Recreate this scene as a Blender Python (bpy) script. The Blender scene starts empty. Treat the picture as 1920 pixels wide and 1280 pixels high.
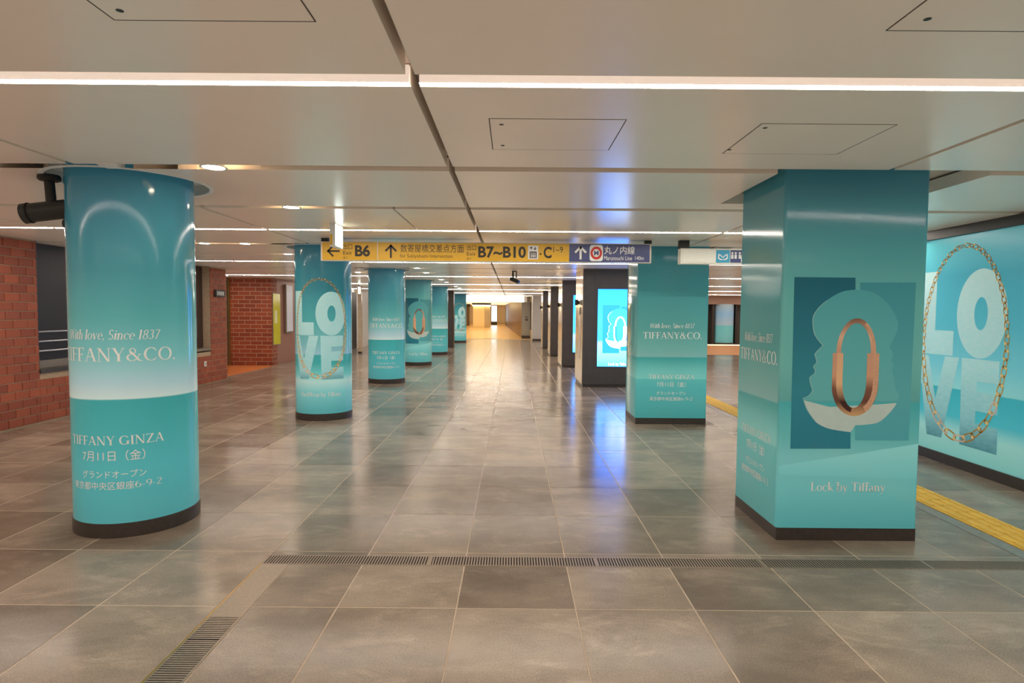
import bpy, bmesh, math, random
from mathutils import Vector, Matrix
from mathutils.geometry import tessellate_polygon

random.seed(7)
scene = bpy.context.scene
COL = scene.collection
PI = math.pi

# ------------------------------------------------------------------ camera, world, exposure
CAM_F, CAM_PITCH, CAM_ROLL, CAM_YAW = 1112.0, 0.0490, 0.0078, 0.0008
cam_data = bpy.data.cameras.new('camera')
cam_data.sensor_width = 36.0
cam_data.lens = CAM_F / 1920.0 * 36.0
cam_data.clip_start = 0.05
cam_data.clip_end = 300.0
cam = bpy.data.objects.new('camera', cam_data)
COL.objects.link(cam)
cam.matrix_world = (Matrix.Translation((0, 0, 1.5)) @ Matrix.Rotation(CAM_YAW, 4, 'Z')
                    @ Matrix.Rotation(PI / 2 - CAM_PITCH, 4, 'X') @ Matrix.Rotation(CAM_ROLL, 4, 'Z'))
scene.camera = cam

world = bpy.data.worlds.new('world')
world.use_nodes = True
world.node_tree.nodes['Background'].inputs[0].default_value = (0.9, 0.85, 0.8, 1)
world.node_tree.nodes['Background'].inputs[1].default_value = 0.05
world.light_settings.distance = 0.5
world.light_settings.ao_factor = 0.12
scene.cycles.use_fast_gi = True
scene.cycles.fast_gi_method = 'ADD'
scene.world = world
scene.view_settings.view_transform = 'Standard'
scene.view_settings.look = 'None'
scene.view_settings.gamma = 1.0
scene.view_settings.use_curve_mapping = False
scene.view_settings.exposure = 0.75

LED = (1.0, 0.90, 0.79)
LED_POWER = 44.0

# ------------------------------------------------------------------ material helpers
def lin(c):
    return tuple(((v / 255.0) / 12.92 if v / 255.0 <= 0.04045 else ((v / 255.0 + 0.055) / 1.055) ** 2.4) for v in c)

MATS = {}

def base_mat(name):
    m = bpy.data.materials.new(name)
    m.use_nodes = True
    MATS[name] = m
    nt = m.node_tree
    return m, nt, nt.nodes['Principled BSDF']

def pmat(name, rgb, rough=0.5, metal=0.0, spec=0.5, noise=0.0, nscale=20.0, bump=0.0, coat=0.0):
    """plain surface with a little procedural variation"""
    m, nt, b = base_mat(name)
    c = lin(rgb)
    b.inputs['Roughness'].default_value = rough
    b.inputs['Metallic'].default_value = metal
    b.inputs['Specular IOR Level'].default_value = spec
    b.inputs['Coat Weight'].default_value = coat
    b.inputs['Base Color'].default_value = c + (1,)
    if noise > 0 or bump > 0:
        tc = nt.nodes.new('ShaderNodeTexCoord')
        n = nt.nodes.new('ShaderNodeTexNoise')
        n.inputs['Scale'].default_value = nscale
        n.inputs['Detail'].default_value = 5
        nt.links.new(tc.outputs['Object'], n.inputs['Vector'])
        if noise > 0:
            r = nt.nodes.new('ShaderNodeValToRGB')
            r.color_ramp.elements[0].position = 0.3
            r.color_ramp.elements[1].position = 0.7
            r.color_ramp.elements[0].color = tuple(v * (1 - noise) for v in c) + (1,)
            r.color_ramp.elements[1].color = tuple(min(1, v * (1 + noise)) for v in c) + (1,)
            nt.links.new(n.outputs['Fac'], r.inputs['Fac'])
            nt.links.new(r.outputs['Color'], b.inputs['Base Color'])
        if bump > 0:
            bp = nt.nodes.new('ShaderNodeBump')
            bp.inputs['Strength'].default_value = bump
            bp.inputs['Distance'].default_value = 0.005
            nt.links.new(n.outputs['Fac'], bp.inputs['Height'])
            nt.links.new(bp.outputs['Normal'], b.inputs['Normal'])
    return m

def emat(name, rgb, strength):
    m, nt, b = base_mat(name)
    b.inputs['Base Color'].default_value = (0.8, 0.8, 0.8, 1)
    b.inputs['Emission Color'].default_value = tuple(rgb) + (1,)
    b.inputs['Emission Strength'].default_value = strength
    return m

def ramp_nodes(nt, stops, axis='Z', lo=0.0, hi=2.4, gain=(1, 1, 1)):
    tc = nt.nodes.new('ShaderNodeTexCoord')
    sep = nt.nodes.new('ShaderNodeSeparateXYZ')
    nt.links.new(tc.outputs['Object'], sep.inputs[0])
    mr = nt.nodes.new('ShaderNodeMapRange')
    mr.inputs['From Min'].default_value = lo
    mr.inputs['From Max'].default_value = hi
    nt.links.new(sep.outputs[axis], mr.inputs['Value'])
    r = nt.nodes.new('ShaderNodeValToRGB')
    els = r.color_ramp.elements
    while len(els) < len(stops):
        els.new(0.5)
    for e, (p, c) in zip(els, stops):
        e.position = (p - lo) / (hi - lo)
        e.color = tuple(min(0.92, v * g) for v, g in zip(lin(c), gain)) + (1,)
    nt.links.new(mr.outputs['Result'], r.inputs['Fac'])
    return r

def print_mat(name, stops, rough=0.10, axis='Z', lo=0.0, hi=2.4, emit=0.0, grain=0.0, metal=0.0, gain=(1, 1, 1)):
    """a glossy printed film whose picture is a vertical colour gradient"""
    m, nt, b = base_mat(name)
    r = ramp_nodes(nt, stops, axis, lo, hi, gain)
    out = r.outputs['Color']
    if grain > 0:
        tc = nt.nodes.new('ShaderNodeTexCoord')
        br = nt.nodes.new('ShaderNodeTexNoise')
        br.inputs['Scale'].default_value = 14
        br.inputs['Detail'].default_value = 6
        mp = nt.nodes.new('ShaderNodeMapping')
        mp.inputs['Scale'].default_value = (1, 1, 3)
        nt.links.new(tc.outputs['Object'], mp.inputs[0])
        nt.links.new(mp.outputs[0], br.inputs['Vector'])
        mx = nt.nodes.new('ShaderNodeMix')
        mx.data_type = 'RGBA'
        mx.blend_type = 'OVERLAY'
        mx.inputs[0].default_value = grain
        nt.links.new(out, mx.inputs[6])
        nt.links.new(br.outputs['Fac'], mx.inputs[7])
        out = mx.outputs[2]
    b.inputs['Roughness'].default_value = rough
    b.inputs['Metallic'].default_value = metal
    if emit > 0:
        b.inputs['Base Color'].default_value = (0.02, 0.02, 0.02, 1)
        nt.links.new(out, b.inputs['Emission Color'])
        b.inputs['Emission Strength'].default_value = emit
    else:
        nt.links.new(out, b.inputs['Base Color'])
    return m

# ------------------------------------------------------------------ mesh helpers
class MB:
    def __init__(self):
        self.v = []
        self.f = []
    def box(self, x0, x1, y0, y1, z0, z1):
        n = len(self.v)
        self.v += [(x0, y0, z0), (x1, y0, z0), (x1, y1, z0), (x0, y1, z0), (x0, y0, z1), (x1, y0, z1), (x1, y1, z1), (x0, y1, z1)]
        self.f += [tuple(n + i for i in q) for q in ((3, 2, 1, 0), (4, 5, 6, 7), (0, 1, 5, 4), (1, 2, 6, 5), (2, 3, 7, 6), (3, 0, 4, 7))]
        return self
    def prism(self, pts, z0, z1):
        """pts counter-clockwise in xy"""
        n, k = len(self.v), len(pts)
        self.v += [(p[0], p[1], z0) for p in pts] + [(p[0], p[1], z1) for p in pts]
        self.f.append(tuple(n + i for i in reversed(range(k))))
        self.f.append(tuple(n + k + i for i in range(k)))
        for i in range(k):
            j = (i + 1) % k
            self.f.append((n + i, n + j, n + k + j, n + k + i))
        return self
    def cyl(self, cx, cy, r, z0, z1, seg=32, r1=None):
        r1 = r if r1 is None else r1
        n = len(self.v)
        for rr, z in ((r, z0), (r1, z1)):
            self.v += [(cx + rr * math.cos(2 * PI * i / seg), cy + rr * math.sin(2 * PI * i / seg), z) for i in range(seg)]
        self.f.append(tuple(n + i for i in reversed(range(seg))))
        self.f.append(tuple(n + seg + i for i in range(seg)))
        for i in range(seg):
            j = (i + 1) % seg
            self.f.append((n + i, n + j, n + seg + j, n + seg + i))
        return self
    def tube(self, p0, p1, r, seg=16, r1=None):
        """closed cylinder between two points"""
        p0, p1 = Vector(p0), Vector(p1)
        d = (p1 - p0).normalized()
        a = d.orthogonal().normalized()
        b = d.cross(a)
        r1 = r if r1 is None else r1
        n = len(self.v)
        for p, rr in ((p0, r), (p1, r1)):
            for i in range(seg):
                t = 2 * PI * i / seg
                self.v.append(tuple(p + a * (rr * math.cos(t)) + b * (rr * math.sin(t))))
        self.f.append(tuple(n + i for i in reversed(range(seg))))
        self.f.append(tuple(n + seg + i for i in range(seg)))
        for i in range(seg):
            j = (i + 1) % seg
            self.f.append((n + i, n + j, n + seg + j, n + seg + i))
        return self
    def lathe(self, prof, cx=0, cy=0, seg=40):
        """prof: list of (r, z) from top or bottom, open surface of revolution"""
        n = len(self.v)
        for r, z in prof:
            self.v += [(cx + r * math.cos(2 * PI * i / seg), cy + r * math.sin(2 * PI * i / seg), z) for i in range(seg)]
        for k in range(len(prof) - 1):
            for i in range(seg):
                j = (i + 1) % seg
                self.f.append((n + k * seg + i, n + k * seg + j, n + (k + 1) * seg + j, n + (k + 1) * seg + i))
        return self
    def mesh(self, name, mat, smooth=False):
        me = bpy.data.meshes.new(name)
        me.from_pydata(self.v, [], self.f)
        if mat:
            me.materials.append(mat)
        if smooth:
            me.shade_smooth()
            try:
                me.set_sharp_from_angle(angle=math.radians(40))
            except Exception:
                pass
        me.update()
        return me
    def build(self, name, mat, parent=None, smooth=False):
        return link(name, self.mesh(name, mat, smooth), parent)

def link(name, me, parent=None):
    o = bpy.data.objects.new(name, me)
    COL.objects.link(o)
    if parent is not None:
        o.parent = parent
    return o

def tag(o, label=None, cat=None, group=None, kind=None):
    if label: o['label'] = label
    if cat: o['category'] = cat
    if group: o['group'] = group
    if kind: o['kind'] = kind
    return o

def thing(name, label, cat, loc=(0, 0, 0), group=None):
    o = bpy.data.objects.new(name, None)
    o.empty_display_size = 0.1
    COL.objects.link(o)
    o.location = loc
    return tag(o, label, cat, group)

def structure(o, label=None):
    return tag(o, label, None, None, 'structure')

def rounded_rect(x0, x1, y0, y1, r, n=4):
    pts = []
    for cx, cy, a in ((x1 - r, y0 + r, -90), (x1 - r, y1 - r, 0), (x0 + r, y1 - r, 90), (x0 + r, y0 + r, 180)):
        for i in range(n + 1):
            t = math.radians(a + 90 * i / n)
            pts.append((cx + r * math.cos(t), cy + r * math.sin(t)))
    return pts

# ------------------------------------------------------------------ flat print: polygons placed on planes or round columns
def on_plane(origin, udir, normal):
    o, u, n = Vector(origin), Vector(udir), Vector(normal)
    def f(a, b, off):
        return o + u * a + Vector((0, 0, b)) + n * off
    f.step = None
    return f

def on_cyl(R, phi0):
    def f(a, b, off):
        p = phi0 + a / R
        return Vector(((R + off) * math.sin(p), -(R + off) * math.cos(p), b))
    f.step = 0.035
    return f

def print_shape(name, polys, place, off, mat, parent, label=None):
    """polys: list of [outer, hole, hole ...] rings in (u, v); one flat printed piece"""
    bm = bmesh.new()
    for rings in polys:
        vecs = [[Vector((p[0], p[1], 0)) for p in r] for r in rings]
        flat = [p for r in vecs for p in r]
        vs = [bm.verts.new(p) for p in flat]
        for t in tessellate_polygon(vecs):
            if len(set(t)) == 3:
                try:
                    fc = bm.faces.new([vs[i] for i in t])
                    fc.normal_update()
                    if fc.normal.z < 0:
                        fc.normal_flip()
                except ValueError:
                    pass
    if place.step:
        us = [v.co.x for v in bm.verts]
        k0, k1 = int(math.floor(min(us) / place.step)), int(math.ceil(max(us) / place.step))
        for k in range(k0, k1 + 1):
            bmesh.ops.bisect_plane(bm, geom=bm.verts[:] + bm.edges[:] + bm.faces[:], plane_co=(k * place.step, 0, 0), plane_no=(1, 0, 0), dist=1e-6)
    for v in bm.verts:
        v.co = place(v.co.x, v.co.y, off)
    me = bpy.data.meshes.new(name)
    bm.to_mesh(me)
    bm.free()
    me.materials.append(mat)
    o = link(name, me, parent)
    if label:
        o['label'] = label
    return o

def ellipse(cx, cy, rx, ry, a0=0, a1=360, n=48):
    full = abs(a1 - a0) >= 359.9
    m = n if full else n + 1
    return [(cx + rx * math.cos(math.radians(a0 + (a1 - a0) * i / n)), cy + ry * math.sin(math.radians(a0 + (a1 - a0) * i / n))) for i in range(m)]

# a roman letter drawn from stems, hairlines, diagonals and bowls (cap height 1)
def rect(x0, x1, y0, y1): return [[(x0, y0), (x1, y0), (x1, y1), (x0, y1)]]
TK, TN = 0.145, 0.055
def stem(x, y0, y1, w=TK, foot=True, head=True):
    p = [rect(x - w / 2, x + w / 2, y0, y1)]
    if foot: p.append(rect(x - w / 2 - .08, x + w / 2 + .08, y0, y0 + .035))
    if head is True: p.append(rect(x - w / 2 - .08, x + w / 2 + .08, y1 - .035, y1))
    if head == 'flag': p.append([[(x - w / 2 - .10, y1 - .08), (x - w / 2 + .01, y1 - .09), (x - w / 2 + .01, y1), (x - w / 2 - .02, y1)]])
    return p
def hair(x0, x1, y, w=TN): return [rect(x0, x1, y, y + w)]
def diag(x0, y0, x1, y1, w): return [[[(x0 - w / 2, y0), (x0 + w / 2, y0), (x1 + w / 2, y1), (x1 - w / 2, y1)]]]
def arc(cx, cy, rx, ry, a0=0, a1=360, tk=TK, tn=TN):
    if abs(a1 - a0) >= 359:
        return [[ellipse(cx, cy, rx, ry, n=28), ellipse(cx, cy, rx - tk, ry - tn, n=28)]]
    n = 18
    return [[ellipse(cx, cy, rx, ry, a0, a1, n) + ellipse(cx, cy, rx - tk, ry - tn, a1, a0, n)]]
def ser(x, y, w=.3): return [rect(x - w / 2, x + w / 2, y, y + .035)]
X = 0.64
GLYPH = {
 'T': (.80, stem(.40, 0, 1, head=False) + hair(.03, .77, .955) + [rect(.03, .065, .80, .97)] + [rect(.735, .77, .80, .97)]),
 'I': (.36, stem(.18, 0, 1)),
 'F': (.64, stem(.19, 0, 1) + hair(.19, .60, .955) + [rect(.565, .60, .80, .97)] + hair(.19, .48, .49) + [rect(.45, .48, .41, .60)]),
 'A': (.86, diag(.13, 0, .42, 1, .05) + diag(.74, 0, .44, 1, .14) + hair(.24, .60, .32) + ser(.13, 0, .24) + ser(.74, 0, .28)),
 'N': (.92, stem(.17, 0, 1, .05, head=False) + diag(.74, 0, .17, 1, .15) + stem(.76, 0, 1, .05, foot=False) + ser(.12, .965, .2)),
 'Y': (.80, diag(.40, .45, .14, 1, .14) + diag(.41, .42, .68, 1, .05) + stem(.41, 0, .5, head=False) + ser(.14, .965, .28) + ser(.68, .965, .22)),
 '&': (.98, arc(.40, .76, .19, .24, 0, 360, .07, .05) + arc(.36, .27, .32, .28, 60, 330, .12, .05) + diag(.80, 0, .28, .74, .14) + diag(.60, .10, .80, .52, .05) + ser(.80, .50, .24) + ser(.86, 0, .2)),
 'C': (.86, arc(.47, .5, .43, .52, 48, 312) + [rect(.74, .775, .70, .90)] + [rect(.74, .775, .12, .26)]),
 'O': (.96, arc(.48, .5, .45, .52)),
 'G': (.94, arc(.47, .5, .43, .52, 48, 315) + [rect(.74, .775, .70, .90)] + stem(.76, .04, .42, foot=False)),
 'Z': (.76, hair(.06, .70, .955) + hair(.06, .70, 0) + diag(.14, .02, .62, .98, .15) + [rect(.06, .095, .80, .97)] + [rect(.665, .70, .03, .20)]),
 'L': (.66, stem(.19, 0, 1) + hair(.19, .62, 0) + [rect(.585, .62, .02, .22)]),
 'H': (.92, stem(.19, 0, 1) + stem(.73, 0, 1) + hair(.19, .73, .49)),
 'W': (1.16, diag(.36, 0, .12, 1, .13) + diag(.36, 0, .58, 1, .05) + diag(.80, 0, .58, 1, .13) + diag(.80, 0, 1.02, 1, .05) + ser(.12, .965, .26) + ser(1.02, .965, .2)),
 'S': (.60, arc(.30, .74, .23, .28, 30, 270, .10, .05) + arc(.30, .26, .25, .28, -150, 90, .10, .05)),
 '.': (.26, [[ellipse(.13, .07, .075, .075, n=12)]]),
 ',': (.26, [[ellipse(.13, .07, .07, .07, n=12)]] + diag(.08, -.15, .17, .06, .05)),
 '-': (.36, hair(.05, .31, .30, .06)),
 ' ': (.30, []),
 'i': (.30, stem(.15, 0, X, head='flag') + [[ellipse(.15, .86, .07, .07, n=12)]]),
 'l': (.30, stem(.15, 0, 1.03, head='flag')),
 't': (.38, stem(.17, .05, .82, foot=False, head=False) + hair(.03, .35, X - .045) + arc(.27, .10, .165, .11, 180, 300, .12, .05)),
 'h': (.64, stem(.15, 0, 1.03, head='flag') + arc(.32, .40, .225, .25, 0, 150, .12, .05) + stem(.485, 0, .42, .12, head=False)),
 'n': (.64, stem(.15, 0, X, head='flag') + arc(.32, .40, .225, .25, 0, 150, .12, .05) + stem(.485, 0, .42, .12, head=False)),
 'o': (.62, arc(.31, .32, .28, .335, 0, 360, .11, .04)),
 'v': (.60, diag(.30, 0, .12, X, .13) + diag(.31, 0, .49, X, .045) + ser(.12, X - .035, .22) + ser(.49, X - .035, .18)),
 'y': (.60, diag(.32, 0, .12, X, .13) + diag(.20, -.28, .49, X, .045) + [[ellipse(.16, -.25, .06, .06, n=12)]] + ser(.12, X - .035, .22) + ser(.49, X - .035, .18)),
 'e': (.56, arc(.29, .32, .26, .335, 0, 315, .11, .04) + hair(.08, .55, .34, .04)),
 'c': (.54, arc(.29, .32, .26, .335, 45, 315, .11, .04) + [[ellipse(.44, .52, .06, .06, n=12)]]),
 'k': (.64, stem(.15, 0, 1.03, head='flag') + diag(.20, .26, .48, X, .05) + diag(.56, 0, .28, .36, .13) + ser(.50, X - .035, .2)),
 'b': (.64, stem(.15, 0, 1.03, foot=False, head='flag') + arc(.33, .32, .27, .335, -150, 150, .11, .04)),
 'd': (.66, stem(.48, 0, 1.03, head='flag') + arc(.30, .32, .26, .335, 30, 330, .11, .04)),
 'f': (.38, stem(.16, 0, .86, head=False) + arc(.30, .84, .20, .19, 40, 180, .12, .05) + hair(.03, .36, X - .045)),
 'a': (.56, stem(.40, 0, .45, .11, head=False) + arc(.27, .43, .185, .22, 0, 150, .10, .05) + arc(.26, .17, .22, .185, 60, 340, .11, .04)),
 'r': (.46, stem(.15, 0, X, head='flag') + arc(.32, .42, .20, .22, 60, 150, .10, .06) + [[ellipse(.40, .58, .06, .06, n=12)]]),
 '1': (.42, stem(.22, 0, 1, head='flag')),
 '8': (.62, arc(.31, .75, .22, .25, 0, 360, .09, .05) + arc(.31, .26, .26, .27, 0, 360, .10, .05)),
 '3': (.58, arc(.26, .75, .22, .25, -90, 150, .10, .05) + arc(.26, .27, .26, .27, -150, 90, .11, .05)),
 '7': (.58, hair(.06, .54, .94, .06) + diag(.22, 0, .50, .98, .10)),
 '6': (.60, arc(.30, .30, .26, .31, 0, 360, .10, .05) + arc(.42, .38, .38, .63, 105, 180, .10, .05)),
 '9': (.60, arc(.30, .70, .26, .31, 0, 360, .10, .05) + arc(.18, .62, .38, .63, -75, 0, .10, .05)),
 '2': (.58, arc(.29, .74, .23, .26, -20, 160, .10, .05) + diag(.09, .03, .44, .68, .08) + hair(.06, .54, 0, .07)),
}

def serif_line(s, u0, u1, v0, cap, italic=0.0):
    polys, x = [], 0.0
    for ch in s:
        adv, ps = GLYPH[ch]
        for p in ps:
            polys.append([[(x + a + italic * b, b) for a, b in r] for r in p])
        x += adv
    us = [a for p in polys for r in p for a, b in r]
    lo, hi = min(us), max(us)
    k = (u1 - u0) / (hi - lo)
    return [[[(u0 + (a - lo) * k, v0 + b * cap) for a, b in r] for r in p] for p in polys]

FONT_CACHE = {}
def font_tris(s, bold=0.0):
    """2D triangles of a line of sans text in the built-in font"""
    key = (s, bold)
    if key not in FONT_CACHE:
        cu = bpy.data.curves.new('t', 'FONT')
        cu.body = s
        cu.offset = bold
        cu.resolution_u = 4
        ob = bpy.data.objects.new('t', cu)
        COL.objects.link(ob)
        dg = bpy.context.evaluated_depsgraph_get()
        me = bpy.data.meshes.new_from_object(ob.evaluated_get(dg))
        me.calc_loop_triangles()
        vs = [(v.co.x, v.co.y) for v in me.vertices]
        FONT_CACHE[key] = [[[vs[i] for i in t.vertices]] for t in me.loop_triangles]
        bpy.data.objects.remove(ob)
        bpy.data.curves.remove(cu)
        bpy.data.meshes.remove(me)
    return FONT_CACHE[key]

def font_line(s, u0, u1, v0, v1, bold=0.0):
    polys = font_tris(s, bold)
    pts = [p for t in polys for r in t for p in r]
    if not pts:
        return []
    a0, a1 = min(p[0] for p in pts), max(p[0] for p in pts)
    b0, b1 = min(p[1] for p in pts), max(p[1] for p in pts)
    return [[[(u0 + (a - a0) / (a1 - a0) * (u1 - u0), v0 + (b - b0) / (b1 - b0) * (v1 - v0)) for a, b in r] for r in p] for p in polys]

# ------------------------------------------------------------------ materials
def tile_material():
    m, nt, b = base_mat('dark stone tile')
    N, L = nt.nodes.new, nt.links.new
    geo, oi, tc = N('ShaderNodeNewGeometry'), N('ShaderNodeObjectInfo'), N('ShaderNodeTexCoord')
    add = N('ShaderNodeMath'); add.operation = 'ADD'
    L(geo.outputs['Random Per Island'], add.inputs[0]); L(oi.outputs['Random'], add.inputs[1])
    fr = N('ShaderNodeMath'); fr.operation = 'FRACT'
    L(add.outputs[0], fr.inputs[0])
    ramp = N('ShaderNodeValToRGB')
    ramp.color_ramp.elements[0].color = lin((125, 110, 95)) + (1,)
    ramp.color_ramp.elements[1].color = lin((161, 144, 126)) + (1,)
    L(fr.outputs[0], ramp.inputs['Fac'])
    # blotches and grime
    n1 = N('ShaderNodeTexNoise'); n1.inputs['Scale'].default_value = 1.6; n1.inputs['Detail'].default_value = 7; n1.inputs['Roughness'].default_value = 0.62
    mp = N('ShaderNodeMapping'); mp.inputs['Scale'].default_value = (1.0, 1.6, 1.0)
    L(geo.outputs['Position'], mp.inputs[0]); L(mp.outputs[0], n1.inputs['Vector'])
    r1 = N('ShaderNodeMapRange')
    r1.inputs['From Min'].default_value = 0.28; r1.inputs['From Max'].default_value = 0.72
    r1.inputs['To Min'].default_value = 0.74; r1.inputs['To Max'].default_value = 1.17
    r1.interpolation_type = 'SMOOTHSTEP'
    L(n1.outputs['Fac'], r1.inputs['Value'])
    n2 = N('ShaderNodeTexNoise'); n2.inputs['Scale'].default_value = 130; n2.inputs['Detail'].default_value = 3
    L(geo.outputs['Position'], n2.inputs['Vector'])
    r2 = N('ShaderNodeValToRGB')
    r2.color_ramp.elements[0].position = 0.3; r2.color_ramp.elements[1].position = 0.72
    r2.color_ramp.elements[0].color = (0.80, 0.80, 0.80, 1); r2.color_ramp.elements[1].color = (1.16, 1.16, 1.16, 1)
    L(n2.outputs['Fac'], r2.inputs['Fac'])
    m1 = N('ShaderNodeMix'); m1.data_type = 'RGBA'; m1.blend_type = 'MULTIPLY'; m1.inputs[0].default_value = 1
    L(ramp.outputs['Color'], m1.inputs[6]); L(r1.outputs['Result'], m1.inputs[7])
    n3 = N('ShaderNodeTexNoise'); n3.inputs['Scale'].default_value = 3.4; n3.inputs['Detail'].default_value = 9; n3.inputs['Roughness'].default_value = 0.7; n3.inputs['Distortion'].default_value = 0.6
    mp3 = N('ShaderNodeMapping'); mp3.inputs['Scale'].default_value = (0.8, 1.5, 1.0); mp3.inputs['Location'].default_value = (3.1, 7.7, 0)
    L(geo.outputs['Position'], mp3.inputs[0]); L(mp3.outputs[0], n3.inputs['Vector'])
    r3 = N('ShaderNodeMapRange'); r3.interpolation_type = 'SMOOTHSTEP'
    r3.inputs['From Min'].default_value = 0.50; r3.inputs['From Max'].default_value = 0.66
    r3.inputs['To Min'].default_value = 0.95; r3.inputs['To Max'].default_value = 1.20
    L(n3.outputs['Fac'], r3.inputs['Value'])
    m3 = N('ShaderNodeMix'); m3.data_type = 'RGBA'; m3.blend_type = 'MULTIPLY'; m3.inputs[0].default_value = 1
    L(m1.outputs[2], m3.inputs[6]); L(r3.outputs['Result'], m3.inputs[7])
    m1 = m3
    m2 = N('ShaderNodeMix'); m2.data_type = 'RGBA'; m2.blend_type = 'MULTIPLY'; m2.inputs[0].default_value = 1
    L(m1.outputs[2], m2.inputs[6]); L(r2.outputs['Color'], m2.inputs[7])
    L(m2.outputs[2], b.inputs['Base Color'])
    rr = N('ShaderNodeMapRange')
    rr.inputs['To Min'].default_value = 0.13; rr.inputs['To Max'].default_value = 0.24
    L(n1.outputs['Fac'], rr.inputs['Value']); L(rr.outputs[0], b.inputs['Roughness'])
    bp = N('ShaderNodeBump'); bp.inputs['Strength'].default_value = 0.012; bp.inputs['Distance'].default_value = 0.001
    L(n2.outputs['Fac'], bp.inputs['Height']); L(bp.outputs['Normal'], b.inputs['Normal'])
    b.inputs['Specular IOR Level'].default_value = 0.32
    return m

def brick_object_material():
    m, nt, b = base_mat('red brick')
    N, L = nt.nodes.new, nt.links.new
    oi, tc = N('ShaderNodeObjectInfo'), N('ShaderNodeTexCoord')
    r = N('ShaderNodeValToRGB')
    r.color_ramp.elements[0].color = lin((134, 66, 46)) + (1,)
    r.color_ramp.elements[1].color = lin((160, 82, 54)) + (1,)
    L(oi.outputs['Random'], r.inputs['Fac'])
    n = N('ShaderNodeTexNoise'); n.inputs['Scale'].default_value = 40
    L(tc.outputs['Object'], n.inputs['Vector'])
    mx = N('ShaderNodeMix'); mx.data_type = 'RGBA'; mx.blend_type = 'OVERLAY'; mx.inputs[0].default_value = 0.35
    L(r.outputs['Color'], mx.inputs[6]); L(n.outputs['Fac'], mx.inputs[7])
    L(mx.outputs[2], b.inputs['Base Color'])
    b.inputs['Roughness'].default_value = 0.55
    return m

def brick_wall_material():
    """brickwork too far away to tell the bricks apart"""
    m, nt, b = base_mat('distant brickwork')
    N, L = nt.nodes.new, nt.links.new
    tc = N('ShaderNodeTexCoord')
    sep, com = N('ShaderNodeSeparateXYZ'), N('ShaderNodeCombineXYZ')
    L(tc.outputs['Object'], sep.inputs[0])
    ad = N('ShaderNodeMath'); ad.operation = 'ADD'
    L(sep.outputs['X'], ad.inputs[0]); L(sep.outputs['Y'], ad.inputs[1])
    L(ad.outputs[0], com.inputs['X']); L(sep.outputs['Z'], com.inputs['Y'])
    br = N('ShaderNodeTexBrick')
    br.inputs['Scale'].default_value = 1.0
    br.inputs['Brick Width'].default_value = 0.31
    br.inputs['Row Height'].default_value = 0.112
    br.inputs['Mortar Size'].default_value = 0.007
    br.inputs['Color1'].default_value = lin((150, 72, 46)) + (1,)
    br.inputs['Color2'].default_value = lin((128, 58, 40)) + (1,)
    br.inputs['Mortar'].default_value = lin((170, 140, 112)) + (1,)
    L(com.outputs[0], br.inputs['Vector'])
    L(br.outputs['Color'], b.inputs['Base Color'])
    b.inputs['Roughness'].default_value = 0.55
    bp = N('ShaderNodeBump'); bp.inputs['Strength'].default_value = 0.4; bp.inputs['Distance'].default_value = 0.006; bp.invert = True
    L(br.outputs['Fac'], bp.inputs['Height']); L(bp.outputs['Normal'], b.inputs['Normal'])
    return m

M_TILE = tile_material()
M_GROUT = pmat('pale grout', (186, 164, 140), 0.8, noise=0.12, nscale=6)
M_CEIL = pmat('satin ceiling panel', (232, 217, 198), 0.24, spec=0.55, noise=0.012, nscale=3)
M_BACK = pmat('ceiling void', (196, 182, 164), 0.7, noise=0.05)
M_LED = emat('linear light diffuser', LED, LED_POWER)
M_LEDSIDE = emat('slot housing glow', (1.0, 0.78, 0.64), 0.28)  # faint glow on the housing stands in for light filling the slot
M_ALU = pmat('light channel', (214, 196, 178), 0.5, noise=0.02)
M_DOWN = emat('downlight lens', (1.0, 0.84, 0.64), 30.0)
M_TRIM = pmat('white ceiling trim', (225, 222, 214), 0.4, noise=0.02)
M_GROOVE = pmat('dark groove', (74, 66, 58), 0.8, noise=0.1)
M_STEEL = pmat('brushed steel', (158, 142, 126), 0.38, metal=0.6, noise=0.1, nscale=60)
M_GRATE = pmat('grate bars', (158, 140, 124), 0.42, metal=0.5, noise=0.1, nscale=60)
M_PIT = pmat('drain pit', (30, 27, 25), 0.9, noise=0.1)
M_YELLOW = pmat('yellow tactile rubber', (226, 178, 66), 0.55, noise=0.12, nscale=9)
M_KERB = pmat('border stone', (132, 122, 112), 0.25, noise=0.1)
M_PLINTH = pmat('dark stone plinth', (66, 58, 54), 0.35, noise=0.15, nscale=30)
M_BLACK = pmat('black painted metal', (46, 44, 41), 0.45, noise=0.08)
M_DARK = pmat('dark bronze panel', (78, 72, 70), 0.35, noise=0.08, nscale=8)
M_BRICK = brick_object_material()
M_MORTAR = pmat('mortar', (176, 150, 124), 0.85, noise=0.1)
M_FARBRICK = brick_wall_material()
M_WHITE_PRINT = pmat('white print', (240, 238, 232), 0.2, noise=0.01)
M_PALE_WALL = pmat('pale wall panel', (205, 198, 190), 0.4, noise=0.03)
M_DARKWALL = pmat('dark wall panel', (64, 58, 54), 0.4, noise=0.08)
M_STONE = pmat('beige polished stone', (186, 166, 142), 0.18, noise=0.10, nscale=7)
M_BRASS = pmat('brass strip', (176, 140, 74), 0.3, metal=0.8, noise=0.05)
M_GLASS_DARK = pmat('dark glass', (38, 34, 34), 0.4, noise=0.05)
M_SILVER = pmat('silver rail', (190, 192, 200), 0.3, metal=0.7, noise=0.04)
M_GOLDPRINT = print_mat('gold chain print', [(0.3, (176, 132, 60)), (0.9, (216, 176, 96)), (1.5, (190, 148, 74)), (2.2, (160, 126, 70))], 0.2)
M_GOLDLIGHT = pmat('light gold print', (240, 214, 150), 0.2, noise=0.1, nscale=90)
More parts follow.
